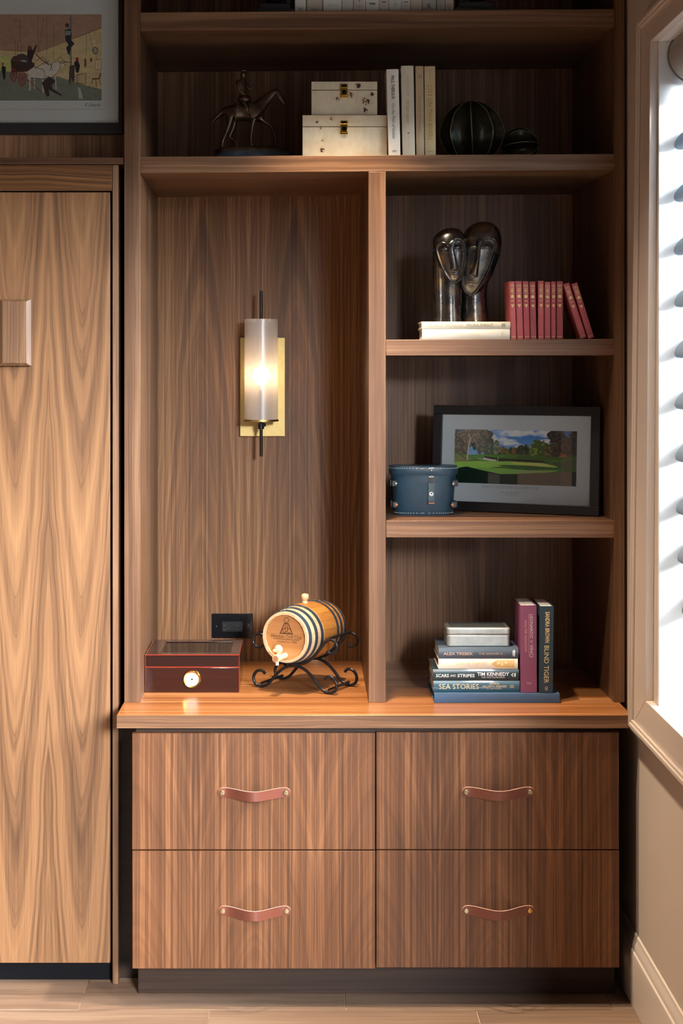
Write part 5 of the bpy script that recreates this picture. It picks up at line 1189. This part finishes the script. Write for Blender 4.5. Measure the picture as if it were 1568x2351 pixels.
G().lathe([(.0085,0),(.0085,.006),(.0070,.008),(.0105,.013),(.0108,.020),(.0090,.025),(.004,.027)], 20, 'Z', (0, .122, br(.122)-.001)).obj('bung', m_birch, bar, smooth=50)
sz = -.051
g = G().lathe([(.0075,.009),(.0080,-.012),(.0070,-.014),(.0085,-.016),(.0098,-.030),(.0108,-.048),(.0100,-.050)], 20, 'Y', (-.003, 0, sz)); g.obj('tap_spout', m_birch, bar, smooth=50)
G().lathe([(.0085,-.0501),(.0085,-.0505)], 20, 'Y', (-.003, 0, sz)).obj('tap_end', mat('end_grain', srgb(150,104,72), .6), bar)
g = G().tube([(-.003,-.032,sz+.006),(-.003,-.032,sz+.014)], .006, 12); g.ball((-.003,-.032,sz+.023), (.0125,.0085,.0125), 10); g.lathe([(.004,-.040),(.0045,-.047),(.003,-.049)], 12, 'Y', (-.009, 0, sz+.021)); g.obj('tap_key', m_birch, bar, smooth=50)
G().tube([(-.003,-.040,sz-.008),(-.003,-.040,sz-.019)], .0045, 12).obj('tap_nozzle', mat('white_nozzle', srgb(232,226,220), .5), bar, smooth=50)
m_burn = mat('burnt_brand', srgb(66,34,18), .7)
def brand(s, w_, h_, cx_, cz_, **k):
    v, fs = text2d(s, w_, h_, **k); G().add([(cx_+a, .0085, cz_+b) for a, b in v], fs).obj('brand_lettering', m_burn, bar)
brand('Hinsdale Golf Club', .094, .0100, 0, .0010); brand('established 1898', .060, .0058, .002, -.0130, shear=.35)
G().box(-.040, .040, .0083, .0088, -.0072, -.0058).obj('brand_rule', m_burn, bar)
def band(pts, wd, closed=True):
    g = G(); n = len(pts)
    for i in range(n if closed else n-1):
        a, b = Vector((*pts[i], 0)), Vector((*pts[(i+1)%n], 0)); d_ = (b-a).normalized()*wd*.5; p_ = Vector((-d_.y, d_.x, 0))
        qd = [a-d_+p_, b+d_+p_, b+d_-p_, a-d_-p_]; g.add([(q_.x, .0085-.0001*(i%3), q_.y) for q_ in qd], [(0,1,2,3)])
    return g
band([(-.019,.0095),(.019,.0095),(.006,.037),(-.006,.037)], .0026).obj('crest_outline', m_burn, bar)
band([(.0072*math.cos(2*PI*k/24), .0465+.0070*math.sin(2*PI*k/24)) for k in range(24)], .0014).obj('crest_ball', m_burn, bar)
g = band([(-.0065,.0375),(.0065,.0375)], .0016, False); g.add(band([(-.004,.033),(.004,.033)], .0014, False).v[:4], [(0,1,2,3)]); g.obj('crest_tee', m_burn, bar)
brand('G', .012, .013, -.0070, .0175); brand('C', .012, .013, .0070, .0175); brand('H', .009, .012, 0, .0255)

# ---------------- black bookends on the top shelf ----------------
for xl, xr, lab in ((588,675.5,'black bookend at the left end of the top row of books'),(1043,1146,'black bookend at the right end of the top row of books')):
    yy_ = .03; zz_ = s0(max(xl,xr))
    be = thing('bookend', lab, 'bookend', (X((xl+xr)/2,yy_), yy_, zz_), (0,0,0), 'black bookends')
    bw2 = (xr-xl)*(yy_+D)/F/2*.99; mbk = mat('black_bookend', (.012,.013,.017), .4)
    G().box(-bw2, bw2, 0, .12, 0, .014).obj('base', mbk, be, bevel=.001)
    G().box(-bw2*.82, bw2*.82, .006, .110, .0142, .030).obj('step', mbk, be, bevel=.002)
    sg = 1 if xl < 800 else -1
    G().box(min(sg*bw2*.55, sg*bw2*.80), max(sg*bw2*.55, sg*bw2*.80), .01, .105, .0302, .17).obj('upright', mbk, be, bevel=.003)
    G().ball((-sg*bw2*.1, .055, .062), (.026,.026,.032), 12).obj('ornament', mbk, be, smooth=60)
